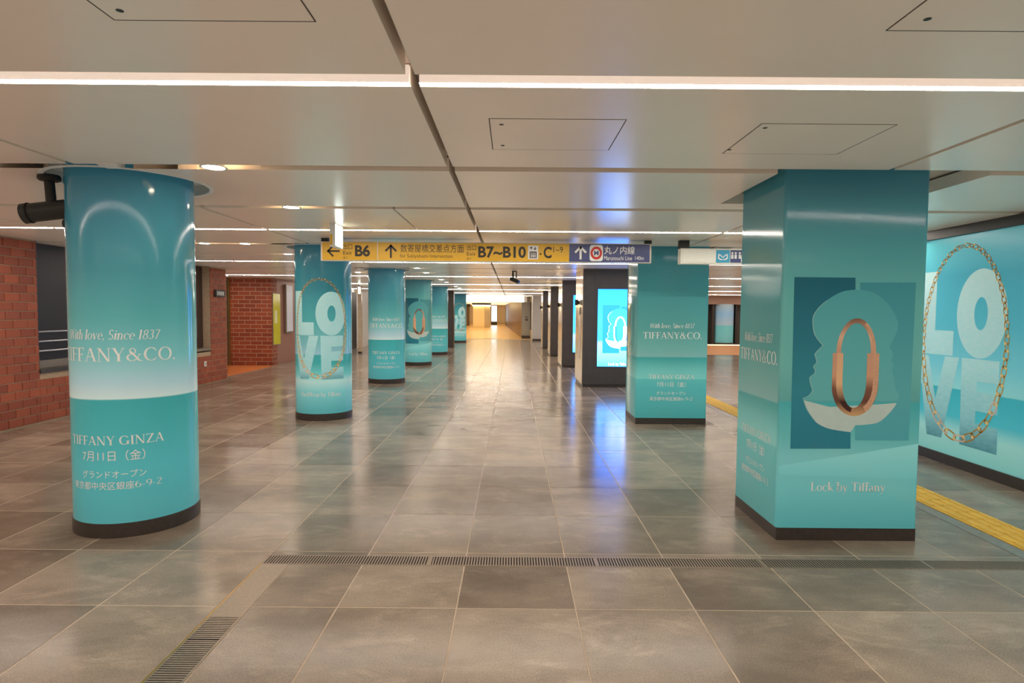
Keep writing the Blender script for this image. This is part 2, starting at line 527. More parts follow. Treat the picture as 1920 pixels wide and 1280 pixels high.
M_ROSEPRINT = pmat('diamond set print', (226, 200, 180), 0.2, noise=0.15, nscale=140)
M_COPPER = print_mat('copper lock print', [(0.83, (214, 170, 122)), (0.93, (104, 70, 58)), (1.02, (132, 90, 72)), (1.10, (208, 158, 126)), (1.26, (202, 154, 126)), (1.36, (216, 176, 146)), (1.48, (122, 88, 72))], 0.2)
M_COPPER2 = print_mat('copper lock inner print', [(0.83, (80, 52, 46)), (0.93, (70, 46, 42)), (1.05, (228, 182, 138)), (1.26, (218, 172, 134))], 0.2)
M_COPPERD = pmat('copper diamond print', (206, 160, 128), 0.2, noise=0.22, nscale=120)

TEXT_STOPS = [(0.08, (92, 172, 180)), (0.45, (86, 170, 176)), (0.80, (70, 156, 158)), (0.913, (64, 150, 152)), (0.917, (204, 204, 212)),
              (1.02, (172, 188, 194)), (1.20, (122, 174, 174)), (1.45, (90, 152, 152)), (1.75, (74, 132, 140)), (2.384, (64, 124, 146))]  # upper stops of the print lightened to offset weaker light near the ceiling
LOVE_STOPS = [(0.08, (88, 168, 176)), (0.40, (130, 190, 192)), (0.54, (186, 222, 216)), (0.62, (120, 190, 188)), (0.80, (64, 152, 152)), (0.905, (70, 150, 152)),
              (0.91, (150, 176, 188)), (1.05, (122, 170, 172)), (1.35, (80, 154, 156)), (1.75, (66, 130, 140)), (2.384, (60, 120, 140))]  # top of this print lifted too, since the column head is dimly lit
LOCK_STOPS = [(0.08, (88, 172, 180)), (0.35, (104, 180, 184)), (0.56, (112, 176, 178)), (0.70, (92, 164, 164)), (0.925, (66, 148, 152)), (0.935, (86, 142, 140)),
              (1.15, (96, 154, 148)), (1.60, (90, 150, 146)), (2.0, (72, 134, 140)), (2.384, (62, 122, 140))]  # likewise lightened high up, making up for light missing there
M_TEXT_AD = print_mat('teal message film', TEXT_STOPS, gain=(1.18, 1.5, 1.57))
TEXT2_STOPS = [(0.08, (76, 160, 165)), (0.50, (84, 165, 168)), (0.615, (92, 170, 170)), (0.622, (120, 184, 180)), (0.75, (104, 172, 170)), (0.908, (60, 142, 142)), (0.914, (120, 160, 158)), (1.05, (104, 154, 150)), (1.3, (84, 140, 138)), (1.8, (72, 132, 136)), (2.384, (62, 122, 134))]
M_TEXT_AD2 = print_mat('teal message film for pillars', TEXT2_STOPS, gain=(1.35, 1.5, 1.5))
M_LOVE_AD = print_mat('teal necklace film', LOVE_STOPS, gain=(1.18, 1.5, 1.57))
M_LOCK_AD = print_mat('teal lock film', LOCK_STOPS, gain=(1.40, 1.5, 1.5))
M_LOVE_WALL = print_mat('teal necklace wall print', [(0.1, (150, 206, 212)), (0.35, (164, 214, 216)), (0.5, (80, 166, 172)), (0.77, (64, 154, 160)), (0.78, (150, 186, 190)),
                        (1.0, (122, 176, 180)), (1.4, (92, 160, 168)), (1.9, (78, 150, 160)), (2.3, (110, 180, 186))], 0.25, gain=(1.15, 1.75, 2.0))
M_LETTER = print_mat('pale stone letter print', [(0.55, (104, 152, 156)), (0.68, (168, 200, 196)), (1.1, (184, 206, 200)), (1.8, (196, 216, 210))], 0.15, grain=0.25, gain=(1.0, 1.35, 1.5))
M_LETTERW = print_mat('pale stone wall letter print', [(0.24, (92, 146, 154)), (0.5, (150, 190, 190)), (1.0, (186, 210, 206)), (1.95, (206, 224, 220))], 0.25, grain=0.3, gain=(1.0, 1.35, 1.5))
M_BLOCKL = print_mat('dark teal block print', [(0.6, (44, 112, 124)), (1.0, (58, 118, 124)), (1.75, (40, 88, 98))], 0.12, gain=(1.0, 1.35, 1.5))
M_BLOCKR = print_mat('mid teal block print', [(0.6, (84, 150, 152)), (1.0, (94, 150, 147)), (1.72, (70, 128, 130))], 0.12, gain=(1.0, 1.35, 1.5))
M_GLOW = pmat('pale stage print', (188, 206, 198), 0.15, noise=0.03)
M_HEADBACK = print_mat('teal stage wall print', [(0.93, (104, 158, 150)), (1.3, (96, 152, 146)), (1.7, (84, 142, 140))], 0.12, gain=(1.0, 1.35, 1.5))
M_PATCH = print_mat('pale floor light print', [(0.42, (108, 182, 186)), (0.66, (134, 194, 194))], 0.12, gain=(1.4, 1.5, 1.5))
M_RIM = pmat('pale rim print', (142, 186, 180), 0.15, noise=0.03)

# ------------------------------------------------------------------ the building
CZ = 2.384                     # ceiling height
TX, TY, TX0, TY0 = 0.6055, 0.695, -0.274, 4.33     # floor tile grid

# floor slab (the grout shows between the tiles)
floor = structure(MB().box(-10, 15, -8, 34, -0.12, -0.0015).build('floor', M_GROUT))
TRANS = (-1.485, 4.9, 3.445, 3.575)    # transverse grate: x0, x1, y0, y1
LONG = (-1.485, -1.315, -2.0, 3.445)   # lengthwise drain
def cut(r, c):
    """rectangle r minus rectangle c"""
    x0, x1, y0, y1 = r
    a0, a1, b0, b1 = c
    if a0 >= x1 or a1 <= x0 or b0 >= y1 or b1 <= y0:
        return [r]
    out = []
    if y0 < b0: out.append((x0, x1, y0, b0))
    if y1 > b1: out.append((x0, x1, b1, y1))
    m0, m1 = max(y0, b0), min(y1, b1)
    if x0 < a0: out.append((x0, a0, m0, m1))
    if x1 > a1: out.append((a1, x1, m0, m1))
    return out
cells = []
i0, i1 = int((-9.0 - TX0) / TX), int((13.5 - TX0) / TX)
for j in range(-14, 43):
    for i in range(i0, i1):
        r = (TX0 + i * TX, TX0 + (i + 1) * TX, TY0 + j * TY, TY0 + (j + 1) * TY)
        cx, cy = (r[0] + r[1]) / 2, (r[2] + r[3]) / 2
        if cx > 4.95 and cy < 10.6: continue
        if cx > 7.0 and 21.7 < cy < 29: continue
        if r[3] > 33.3: continue
        for q in cut(r, TRANS):
            for p in cut(q, LONG):
                if p[1] - p[0] > 0.03 and p[3] - p[2] > 0.03:
                    cells.append(p)
def in_view(p):
    cx, cy = (p[0] + p[1]) / 2, (p[2] + p[3]) / 2
    if p[3] < 2.0: return False
    return -0.93 * p[3] < cx < 0.93 * p[3] and not (cx < -6.3)
near = sorted([p for p in cells if in_view(p)], key=lambda p: p[2] ** 2 + (0.5 * (p[0] + p[1])) ** 2)[:300]
nearset = set(near)
def tile_verts(mb, w, h, x=0, y=0):
    g, c = 0.0028, 0.0018
    n = len(mb.v)
    a, b = w / 2 - g, h / 2 - g
    for d, z in ((0, -0.006), (0, -c), (c, 0)):
        mb.v += [(x - a + d, y - b + d, z), (x + a - d, y - b + d, z), (x + a - d, y + b - d, z), (x - a + d, y + b - d, z)]
    for k in (0, 4):
        for i in range(4):
            j = (i + 1) % 4
            mb.f.append((n + k + i, n + k + j, n + k + 4 + j, n + k + 4 + i))
    mb.f.append((n + 8, n + 9, n + 10, n + 11))
tile_meshes = {}
for p in near:
    w, h = p[1] - p[0], p[3] - p[2]
    key = (round(w, 3), round(h, 3))
    if key not in tile_meshes:
        mb = MB(); tile_verts(mb, w, h)
        tile_meshes[key] = mb.mesh('floor_tile', M_TILE)
    o = link('floor_tile', tile_meshes[key], floor)
    o.location = ((p[0] + p[1]) / 2, (p[2] + p[3]) / 2, random.uniform(-0.0006, 0.0))
rest = MB()
for p in cells:
    if p not in nearset:
        tile_verts(rest, p[1] - p[0], p[3] - p[2], (p[0] + p[1]) / 2, (p[2] + p[3]) / 2)
tag(rest.build('distant_floor_tiles', M_TILE, floor), kind='stuff')

# drains
g = thing('floor_drain_grate', 'long slotted metal drain grate running across the foreground floor', 'drain grate', (0, 3.51, 0))
x0, x1, y0, y1 = TRANS
MB().box(x0 + .004, x1 - .004, -.062, .062, -.0012, -.0005).build('pit', M_PIT, g)
MB().box(x0, x1, -.065, -.058, -.0012, .0012).box(x0, x1, .058, .065, -.0012, .0012).build('frame', M_GRATE, g)
bars = MB()
x = x0 + 0.012
while x < x1 - 0.01:
    bars.box(x - .0042, x + .0042, -.058, .058, -.0009, .0010)
    x += 0.0165
tag(bars.build('grate_bars', M_GRATE, g), kind='stuff')
x = x0 + 1.0
while x < x1 - .05:
    MB().box(x - .009, x + .009, -.058, .058, -.0009, .0011).build('joint_bar', M_GRATE, g)
    x += 1.0
g = thing('floor_drain_channel', 'narrow steel drain channel with ribbed covers running toward the viewer', 'drain channel', (-1.40, 2.0, 0))
MB().box(-.083, .083, -2.0, 1.443, -.0012, -.0004).build('pit', M_PIT, g)
MB().box(-.085, -.076, -2.0, 1.443, -.0012, .0014).build('edge_strip', M_BRASS, g)
MB().box(.079, .085, -2.0, 1.443, -.0012, .0012).build('edge_strip', M_STEEL, g)
MB().box(-.076, .079, 0.83, 1.443, -.0008, .0008).build('cover_plate', M_STEEL, g)
for a, b in ((0.635, 0.83), (0.0, 0.632), (-0.64, -0.004), (-1.3, -0.644)):
    mb = MB()
    n = int((b - a) / 0.0158)
    for i in range(n):
        y = a + 0.003 + i * (b - a - .003) / n
        mb.box(-.072, .075, y, y + .0098, -.0008, .0008)
    mb.box(-.076, -.070, a, b, -.0008, .0006).box(.073, .079, a, b, -.0008, .0006)
    tag(mb.build('ribbed_cover', M_STEEL, g), kind='stuff')

# tactile paving
tac = thing('tactile_paving', 'yellow ribbed tactile paving strip along the right wall', 'tactile paving', (3.44, 0, 0))
mb = MB().box(-.15, .15, -.148, .148, -.001, .004)
for k in range(4):
    for a, b in ((-.135, -.01), (.01, .135)):
        mb.box(-.1125 + k * .075 - .014, -.1125 + k * .075 + .014, a, b, .004, .0085)
tme = mb.mesh('paving_tile', M_YELLOW)
y = 1.15
while y < 13.0:
    o = link('paving_tile', tme, tac)
    o.location = (0, y, 0)
    y += 0.3
structure(MB().box(3.175, 3.275, -2, 13.0, -.001, .0022).build('trim_1', M_KERB), 'grey stone border beside the yellow tactile strip')

# ceiling
ceiling = structure(MB().box(-10, 15, -8, 34, CZ + 0.10, CZ + 0.2).build('ceiling', M_BACK))
XS = [-10.0, -7.55, -5.05, -2.70, -0.39, 2.30, 4.95, 7.60, 10.3, 15.0]
ROUND = [(-2.675, 4.2 + 4.2 * k) for k in (0, 1, 2, 3, 4, 6)]
COLR = 0.385
PILL = [(1.76, 2.695, 3.88, 4.61), (1.672, 2.635, 7.99, 8.70)]
def panel(x0, x1, y0, y1):
    """one ceiling panel with openings where columns pass through"""
    holes = []
    for a, b, c, d in PILL:
        h = (a - 0.10, b + 0.30, c - 0.11, d + 0.20)
        if h[0] < x1 and h[1] > x0 and h[2] < y1 and h[3] > y0:
            holes.append(('r', (max(h[0], x0), min(h[1], x1), max(h[2], y0), min(h[3], y1))))
    for cx, cy in ROUND:
        h = (cx - .56, cx + .56, cy - .56, cy + .56)
        if h[0] < x1 and h[1] > x0 and h[2] < y1 and h[3] > y0:
            holes.append(('c', (max(h[0], x0), min(h[1], x1), max(h[2], y0), min(h[3], y1)), (cx, cy)))
    xs, ys = {x0, x1}, {y0, y1}
    for h in holes:
        xs |= {h[1][0], h[1][1]}; ys |= {h[1][2], h[1][3]}
    xs, ys = sorted(xs), sorted(ys)
    mb = MB()
    def filled(i, j):
        if i < 0 or j < 0 or i >= len(xs) - 1 or j >= len(ys) - 1: return False
        cx, cy = (xs[i] + xs[i + 1]) / 2, (ys[j] + ys[j + 1]) / 2
        return not any(h[1][0] < cx < h[1][1] and h[1][2] < cy < h[1][3] for h in holes)
    ZT = CZ + 0.085
    def wall(ax, ay, bx, by):
        n = len(mb.v)
        mb.v.extend([(ax, ay, CZ), (bx, by, CZ), (bx, by, ZT), (ax, ay, ZT)])
        mb.f.append((n, n + 1, n + 2, n + 3))
    for i in range(len(xs) - 1):
        for j in range(len(ys) - 1):
            if not filled(i, j): continue
            a, b, c, d = xs[i], xs[i + 1], ys[j], ys[j + 1]
            n = len(mb.v)
            mb.v.extend([(a, c, CZ), (a, d, CZ), (b, d, CZ), (b, c, CZ)])
            mb.f.append((n, n + 1, n + 2, n + 3))
            if not filled(i - 1, j): wall(a, d, a, c)
            if not filled(i + 1, j): wall(b, c, b, d)
            if not filled(i, j - 1): wall(a, c, b, c)
            if not filled(i, j + 1): wall(b, d, a, d)
    for h in holes:
        if h[0] != 'c': continue
        a, b, c, d = h[1]
        cx, cy = h[2]
        r = COLR + 0.10
        # square cell with a round opening, clipped to this panel
        seg = 64
        ring, edge = [], []
        for k in range(seg):
            t = 2 * PI * k / seg
            ux, uy = math.cos(t), math.sin(t)
            s = 0.56 / max(abs(ux), abs(uy))
            clampp = lambda px, py: (min(max(px, a), b), min(max(py, c), d))
            ring.append(clampp(cx + r * ux, cy + r * uy)); edge.append(clampp(cx + s * ux, cy + s * uy))
        for k in range(seg):
            l = (k + 1) % seg
            n = len(mb.v)
            q = [edge[k], edge[l], ring[l], ring[k]]
            if abs(sum(q[m][0] * q[(m + 1) % 4][1] - q[(m + 1) % 4][0] * q[m][1] for m in range(4))) < 1e-7: continue
            mb.v.extend([(p[0], p[1], CZ) for p in reversed(q)])
            mb.f.append((n, n + 1, n + 2, n + 3))
            if abs(math.hypot(ring[k][0] - cx, ring[k][1] - cy) - r) < 1e-4 and abs(math.hypot(ring[l][0] - cx, ring[l][1] - cy) - r) < 1e-4:
                wall(ring[k][0], ring[k][1], ring[l][0], ring[l][1])
    return mb

SLOT0 = 2.38
GAP = 0.018
panel_at = {}
for bay in range(-3, 8):
    for row in range(3):
        ya = SLOT0 + 4.2 * bay + row * 1.40
        yb = ya + 1.28
        if yb > 33.6: continue
        for i in range(len(XS) - 1):
            xa, xb = XS[i] + GAP, XS[i + 1] - GAP
            if i == len(XS) - 2: xb = XS[i + 1]
            if xa > 4.9 and yb < 9.5: continue
            if xa < -7.6 and yb < 12: continue
            segs = [(xa, xb)]
            if row == 2 and i == 3 and bay == 0: segs = [(xa, -1.045), (-1.030, xb)]
            for sa, sb in segs:
                o = panel(sa, sb, ya, yb).build('ceiling_panel', M_CEIL, ceiling)
                panel_at[(bay, row, i)] = o
# access hatches cut into the panels
for (a, b, c, d), key, dots in (((-1.226, -0.61, 1.34, 1.86), (-1, 2, 3), ((-1.17, 1.80),)), ((1.154, 1.78, 1.37, 1.89), (-1, 2, 4), ((1.23, 1.815),)),
                                ((-0.115, 0.513, 2.757, 3.27), (0, 0, 4), ((-.06, 2.84), (-.06, 3.19))), ((1.15, 1.778, 2.80, 3.318), (0, 0, 4), ((1.19, 2.86), (1.16, 3.24)))):
    pa = panel_at[key]
    z = CZ - 0.0012
    h = MB().box(a + .004, b - .004, c + .004, d - .004, z, CZ + .001).build('access_hatch', M_CEIL, pa)
    w = .0022
    MB().box(a - w, a + w, c, d, z + .0006, CZ + .001).box(b - w, b + w, c, d, z + .0006, CZ + .001).box(a, b, c - w, c + w, z + .0006, CZ + .001).box(a, b, d - w, d + w, z + .0006, CZ + .001).build('hatch_gap', M_GROOVE, pa)
    for (u, v) in dots:
        MB().cyl(u, v, .011, z - .0008, z + .0005, 14).build('latch', M_BLACK, pa)

# linear lights: one per bay, in the slot between two panel rows
ORD = ['nearest', 'second', 'third', 'fourth', 'fifth', 'sixth', 'seventh', 'eighth']
for bay in range(-1, 8):
    y = SLOT0 + 4.2 * bay
    if bay < 0:
        lab = 'linear light in the ceiling slot behind the viewer'
    else:
        lab = '%s glowing warm white linear light strip across the ceiling' % ORD[bay]
    t = thing('linear_light', lab, 'ceiling light', (0, y, CZ), 'linear lights in the ceiling slots')
    for i in range(len(XS) - 1):
        xa, xb = XS[i] + 0.02, XS[i + 1] - 0.02
        if xa > 4.9 and y < 9.5: continue
        if xa < -7.6: continue
        MB().box(xa, xb, -.128, -.006, .086, .097).build('channel', M_ALU, t)
        MB().box(xa, xb, -.033, -.003, .0035, .072).build('lamp_housing', M_LEDSIDE, t)
        MB().box(xa, xb, -.032, -.004, .0018, .0035).build('diffuser', M_LED, t)

# downlights
DOWN = [(-1.86, 3.72, 'small round downlight in the ceiling gap beside the nearest round column'), (-1.90, 5.12, 'round downlight in the second ceiling gap behind the nearest round column'),
        (-3.56, 7.92, 'round downlight at left between the nearest and second round columns, nearer one'), (-3.52, 9.32, 'round downlight just left of the top of the second round column'),
        (-1.95, 12.12, 'round downlight right of the third round column, nearer of its pair'), (-1.97, 13.52, 'round downlight right of the third round column, farther of its pair'),
        (-1.97, 16.32, 'round downlight right of the fourth round column, nearer of its pair'), (-1.97, 17.72, 'round downlight right of the fourth round column, farther of its pair'),
        (-1.97, 20.52, 'round downlight right of the fifth round column, nearer of its pair'), (-1.97, 21.92, 'round downlight right of the fifth round column, farther of its pair'),
        (-3.52, 13.52, 'small round downlight seen between the second and third round columns'), (-4.10, 7.92, 'round downlight half hidden behind the nearest round column'),
        (-7.4, 15.3, 'warm downlight above the brick alcove on the left')]
for x, y, lab in DOWN:
    t = thing('downlight', lab, 'downlight', (x, y, CZ), 'round recessed ceiling downlights')
    MB().lathe([(.080, .0), (.080, -.004), (.066, -.004), (.062, .010), (.062, .03)], seg=28).build('trim_ring', M_TRIM, t, True)
    MB().cyl(0, 0, .064, -.0015, .001, 28).build('lens', M_DOWN, t)

# ------------------------------------------------------------------ advertising artwork
def message_art(place, parent, k=1.0, zk=1.0):
    def z(v): return v
    d = 0.0018
    print_shape('slogan_lettering', serif_line('With love, Since 1837', -.30 * k, .30 * k, 1.305, .062, .20), place, d, M_WHITE_PRINT, parent)
    print_shape('brand_lettering', serif_line('TIFFANY&CO.', -.395 * k, .395 * k, 1.163, .086), place, d, M_WHITE_PRINT, parent)
    print_shape('shop_lettering', serif_line('TIFFANY GINZA', -.31 * k, .31 * k, .617, .058), place, d, M_WHITE_PRINT, parent)
    print_shape('date_lettering', font_line('7月11日（金）', -.195 * k, .195 * k, .510, .580), place, d, M_WHITE_PRINT, parent)
    print_shape('opening_lettering', font_line('グランドオープン', -.20 * k, .20 * k, .398, .448), place, d, M_WHITE_PRINT, parent)
    print_shape('address_lettering', font_line('東京都中央区銀座', -.29 * k, .13 * k, .322, .374) + serif_line('6-9-2', .135 * k, .29 * k, .327, .043), place, d, M_WHITE_PRINT, parent)

def smooth_path(pts, n=5):
    """Catmull-Rom through open pts"""
    out = []
    for i in range(len(pts) - 1):
        p0 = pts[max(i - 1, 0)]; p1 = pts[i]; p2 = pts[i + 1]; p3 = pts[min(i + 2, len(pts) - 1)]
        for k in range(n):
            t = k / n
            out.append(tuple(0.5 * (2 * p1[c] + (p2[c] - p0[c]) * t + (2 * p0[c] - 5 * p1[c] + 4 * p2[c] - p3[c]) * t * t + (3 * p1[c] - p0[c] - 3 * p2[c] + p3[c]) * t ** 3) for c in (0, 1)))
    out.append(pts[-1])
    return out

def lock_art(place, parent, s=1.0, vc=1.16, mats=None, text=True, w_off=0.0):
    ML = dict(patch=M_PATCH, head=M_HEADBACK, bl=M_BLOCKL, br=M_BLOCKR, glow=M_GLOW, rim=M_RIM, c1=M_COPPER, c2=M_COPPER2, c3=M_COPPERD, txt=M_WHITE_PRINT)
    if mats: ML.update(mats)
    def Q(pts): return [((a - 2.235) * s + w_off, vc + (b - 1.16) * s) for a, b in pts]
    faceL = smooth_path([(2.24, 1.665), (2.165, 1.655), (2.096, 1.622), (2.02, 1.565), (1.972, 1.50), (1.967, 1.44), (1.984, 1.366), (2.036, 1.30)], 4) + \
            smooth_path([(2.036, 1.298), (2.022, 1.285), (1.988, 1.246), (1.993, 1.22), (2.000, 1.189), (1.980, 1.162), (1.992, 1.135), (1.985, 1.112), (1.958, 1.088), (1.966, 1.04), (1.978, 1.003), (1.955, .97), (1.919, .952)], 3) + \
            smooth_path([(1.919, .950), (1.945, .88), (2.002, .802), (2.06, .765), (2.126, .745), (2.241, .729)], 4)
    faceR = smooth_path([(2.271, 1.665), (2.36, 1.645), (2.45, 1.58), (2.51, 1.49), (2.525, 1.42), (2.496, 1.335), (2.476, 1.292), (2.492, 1.27), (2.500, 1.235), (2.492, 1.20), (2.509, 1.178), (2.500, 1.14), (2.512, 1.10), (2.525, 1.02), (2.553, .978)], 3) + \
            smooth_path([(2.553, .976), (2.525, .90), (2.438, .805), (2.36, .782), (2.271, .775)], 4)
    head = faceL + [(2.241, .729), (2.271, .775)] + list(reversed(faceR))
    d = 0.0008
    stage_top = [p for p in faceL if p[1] > .938] + [(1.93, .938), (2.54, .938)] + [p for p in reversed(faceR) if p[1] > .938]
    print_shape('stage_print', [[Q(stage_top)]], place, d, ML['head'], parent)
    fl = [(1.925, .938)] + [p for p in faceL[-21:] if p[1] < .938] + [(2.271, .775)] + [p for p in reversed(faceR) if p[1] < .938] + [(2.535, .925), (2.42, .915), (2.10, .895)]
    print_shape('stage_floor_print', [[Q(fl)]], place, d * 1.2, ML['glow'], parent)
    print_shape('block_print', [[Q([(1.84, 1.744)] + [(1.848, .616), (2.245, .619)] + list(reversed(faceL)) + [(2.237, 1.743)])]], place, d * 1.6, ML['bl'], parent)
    print_shape('block_print', [[Q([(2.269, 1.712)] + faceR + [(2.274, .677), (2.626, .677), (2.632, 1.715)])]], place, d * 1.6, ML['br'], parent)
    print_shape('light_patch_print', [[Q([(1.772, .50), (1.772, .44), (2.69, .42), (2.69, .655)])]], place, d, ML['patch'], parent)
    # lit rim along the left profile
    rim_in = [p for p in faceL if .80 < p[1] < 1.60]
    rim = rim_in + [(a + .0065, b) for a, b in reversed(rim_in)]
    print_shape('rim_print', [[Q(rim)]], place, d * 2.0, ML['rim'], parent)
    # the padlock
    cx = 2.259
    outer = ellipse(cx, 1.251, .130, .228, 0, 180, 32)
    inner = ellipse(cx - .002, 1.251, .098, .196, 180, 0, 32)
    print_shape('shackle_print', [[Q(outer + inner)]], place, d * 2.4, ML['c1'], parent)
    print_shape('shackle_stone_print', [[Q(ellipse(cx, 1.251, .130, .228, 0, 62, 14) + ellipse(cx - .002, 1.251, .112, .210, 62, 0, 14))]], place, d * 2.8, ML['c3'], parent)
    o = [(2.106, 1.251), (2.107, 1.04)] + ellipse(2.259, 1.04, .152, .204, 180, 360, 32) + [(2.411, 1.251)]
    i = [(2.332, 1.251), (2.332, 1.06)] + ellipse(2.2535, 1.06, .0785, .170, 360, 180, 24) + [(2.175, 1.251)]
    print_shape('lock_body_print', [[Q(o + i)]], place, d * 2.6, ML['c1'], parent)
    print_shape('lock_inner_print', [[Q([(2.134, 1.251), (2.134, 1.06)] + ellipse(2.2535, 1.06, .12, .20, 180, 262, 16) + ellipse(2.2535, 1.06, .0785, .170, 262, 180, 16) + [(2.175, 1.251)])]], place, d * 3.0, ML['c2'], parent)
    print_shape('lock_stone_print', [[Q([(2.372, 1.251), (2.375, 1.04)] + ellipse(2.259, 1.04, .115, .165, 360, 300, 12) + ellipse(2.259, 1.04, .150, .202, 300, 360, 12) + [(2.409, 1.251)])]], place, d * 3.0, ML['c3'], parent)
    if text:
        print_shape('caption_lettering', serif_line('Lock by Tiffany', -.245 * s, .25 * s, vc + (.335 - 1.16) * s, .058 * s), place, d * 2, ML['txt'], parent)

def love_art(place, parent, s=1.0, v0=0.0, letter=M_LETTER, links=46):
    def Q(pts): return [(a * s, v0 + b * s) for a, b in pts]
    d = 0.0008
    L = [[Q([(-.60, 1.956), (-.60, 1.10), (-.11, 1.10), (-.11, 1.349), (-.37, 1.349), (-.37, 1.956)])]]
    O = [[Q(ellipse(.227, 1.522, .302, .424)), Q(ellipse(.227, 1.522, .080, .156))]]
    V = [[Q([(-.60, 1.083), (-.43, .245), (-.217, .251), (-.022, 1.090), (-.212, 1.088), (-.325, .643), (-.45, 1.083)])]]
    Ee = [[Q([(.014, 1.09), (.03, .24), (.48, .24), (.478, .474), (.215, .474), (.215, .60), (.47, .60), (.47, .784), (.215, .784), (.215, .88), (.466, .88), (.466, 1.09)])]]
    for p in (L, O, V, Ee):
        print_shape('letter_print', p, place, d, letter, parent)
    # the necklace: oval chain of long links with small beads between them
    cx, cz, rx, rz = 0.0, 1.24, .535, .945
    N = 720
    pts = [(cx + rx * math.sin(2 * PI * i / N), cz + rz * math.cos(2 * PI * i / N)) for i in range(N + 1)]
    cum = [0.0]
    for i in range(N):
        cum.append(cum[-1] + math.hypot(pts[i + 1][0] - pts[i][0], pts[i + 1][1] - pts[i][1]))
    def at(t):
        t = (t % 1.0) * cum[-1]
        lo, hi = 0, N
        while hi - lo > 1:
            m = (lo + hi) // 2
            if cum[m] <= t: lo = m
            else: hi = m
        return pts[lo], math.atan2(pts[lo + 1][1] - pts[lo][1], pts[lo + 1][0] - pts[lo][0])
    gold, rose, bead = [], [], []
    tpos = 0.0
    k = 0
    while tpos < 1.0 - 0.006:
        low = 0.5 - 0.5 * math.cos(2 * PI * tpos)           # 0 at the top, 1 at the bottom
        ln = 0.066 + 0.085 * low ** 2
        step = ln * .80 / cum[-1]
        (px, pz), a = at(tpos + step / 2)
        hw = (0.0165 if k % 2 else 0.025) + 0.018 * low ** 2
        th = 0.0085 + 0.006 * low
        def ring(hl, hw):
            r = []
            for i in range(16):
                t = 2 * PI * i / 16
                x = math.copysign(abs(math.cos(t)) ** .6, math.cos(t)) * hl
                y = math.copysign(abs(math.sin(t)) ** .8, math.sin(t)) * hw
                r.append((px + x * math.cos(a) - y * math.sin(a), pz + x * math.sin(a) + y * math.cos(a)))
            return r
        (rose if (low > .93 and k % 3 == 0) or (low > .8 and k % 7 == 0) else gold).append([Q(ring(ln * .56, hw)), Q(ring(ln * .56 - th, hw - th))])
        (bx, bz), _ = at(tpos)
        side = 1 if k % 2 else -1
        bead.append([Q(ellipse(bx + side * .016 * math.sin(a), bz - side * .016 * math.cos(a), .010 + .007 * low, .010 + .007 * low, n=10))])
        tpos += step
        k += 1
    tag(print_shape('necklace_print', gold, place, d * 2, M_GOLDPRINT, parent), kind='stuff')
    tag(print_shape('necklace_stone_print', rose, place, d * 2.5, M_ROSEPRINT, parent), kind='stuff')
    tag(print_shape('necklace_bead_print', bead, place, d * 3, M_GOLDLIGHT, parent), kind='stuff')

# ------------------------------------------------------------------ round columns
def round_column(k, kind, label):
    x, y = -2.675, 4.2 + 4.2 * k
    t = thing('round_column', label, 'column', (x, y, 0), 'round columns wrapped in teal advertising')
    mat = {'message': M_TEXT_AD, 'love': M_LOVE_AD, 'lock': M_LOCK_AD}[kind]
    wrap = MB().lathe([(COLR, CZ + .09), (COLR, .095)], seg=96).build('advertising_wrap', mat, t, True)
    MB().lathe([(COLR - .004, .097), (COLR + .004, .095), (COLR + .004, 0), (0.0, 0)], seg=96).build('plinth', M_PLINTH, t, True)
    MB().lathe([(COLR + .13, CZ - .0005), (COLR + .13, CZ - .006), (COLR + .102, CZ - .006), (COLR + .098, CZ + .0)], seg=64).build('ceiling_collar', M_TRIM, t, True)
    MB().lathe([(COLR + .1, CZ + .07), (COLR, CZ + .07)], seg=64).build('collar_recess', M_TRIM, t, True)
    place = on_cyl(COLR, math.radians(9.5))
    if kind == 'message':
        message_art(place, wrap)
    elif kind == 'love':
        love_art(place, wrap, .70, .40)
        print_shape('caption_lettering', serif_line('HardWear by Tiffany', -.29, .29, .335, .058), place, .0016, M_WHITE_PRINT, wrap)
    else:
        lock_art(place, wrap, 1.12, 1.22)
    return t

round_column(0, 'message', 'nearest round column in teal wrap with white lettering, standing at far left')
round_column(1, 'love', 'round column wrapped in LOVE letters and a gold chain necklace, beside yellow sign')
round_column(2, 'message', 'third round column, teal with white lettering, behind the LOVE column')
round_column(3, 'lock', 'fourth round column showing a rose gold padlock on teal')
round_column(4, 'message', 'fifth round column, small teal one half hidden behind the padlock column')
round_column(6, 'love', 'farthest round column with LOVE print, next to the bright hall')
# dark square pillar in the row of round columns
t = thing('square_pillar', 'slim dark square pillar in the row of round columns', 'pillar', (-2.70, 25.1, 0))
MB().prism(rounded_rect(-.2, .22, -.2, .25, .02), .08, CZ + .09).build('shaft', M_DARKWALL, t)
MB().box(-.205, .225, -.205, .255, 0, .08).build('plinth', M_PLINTH, t)

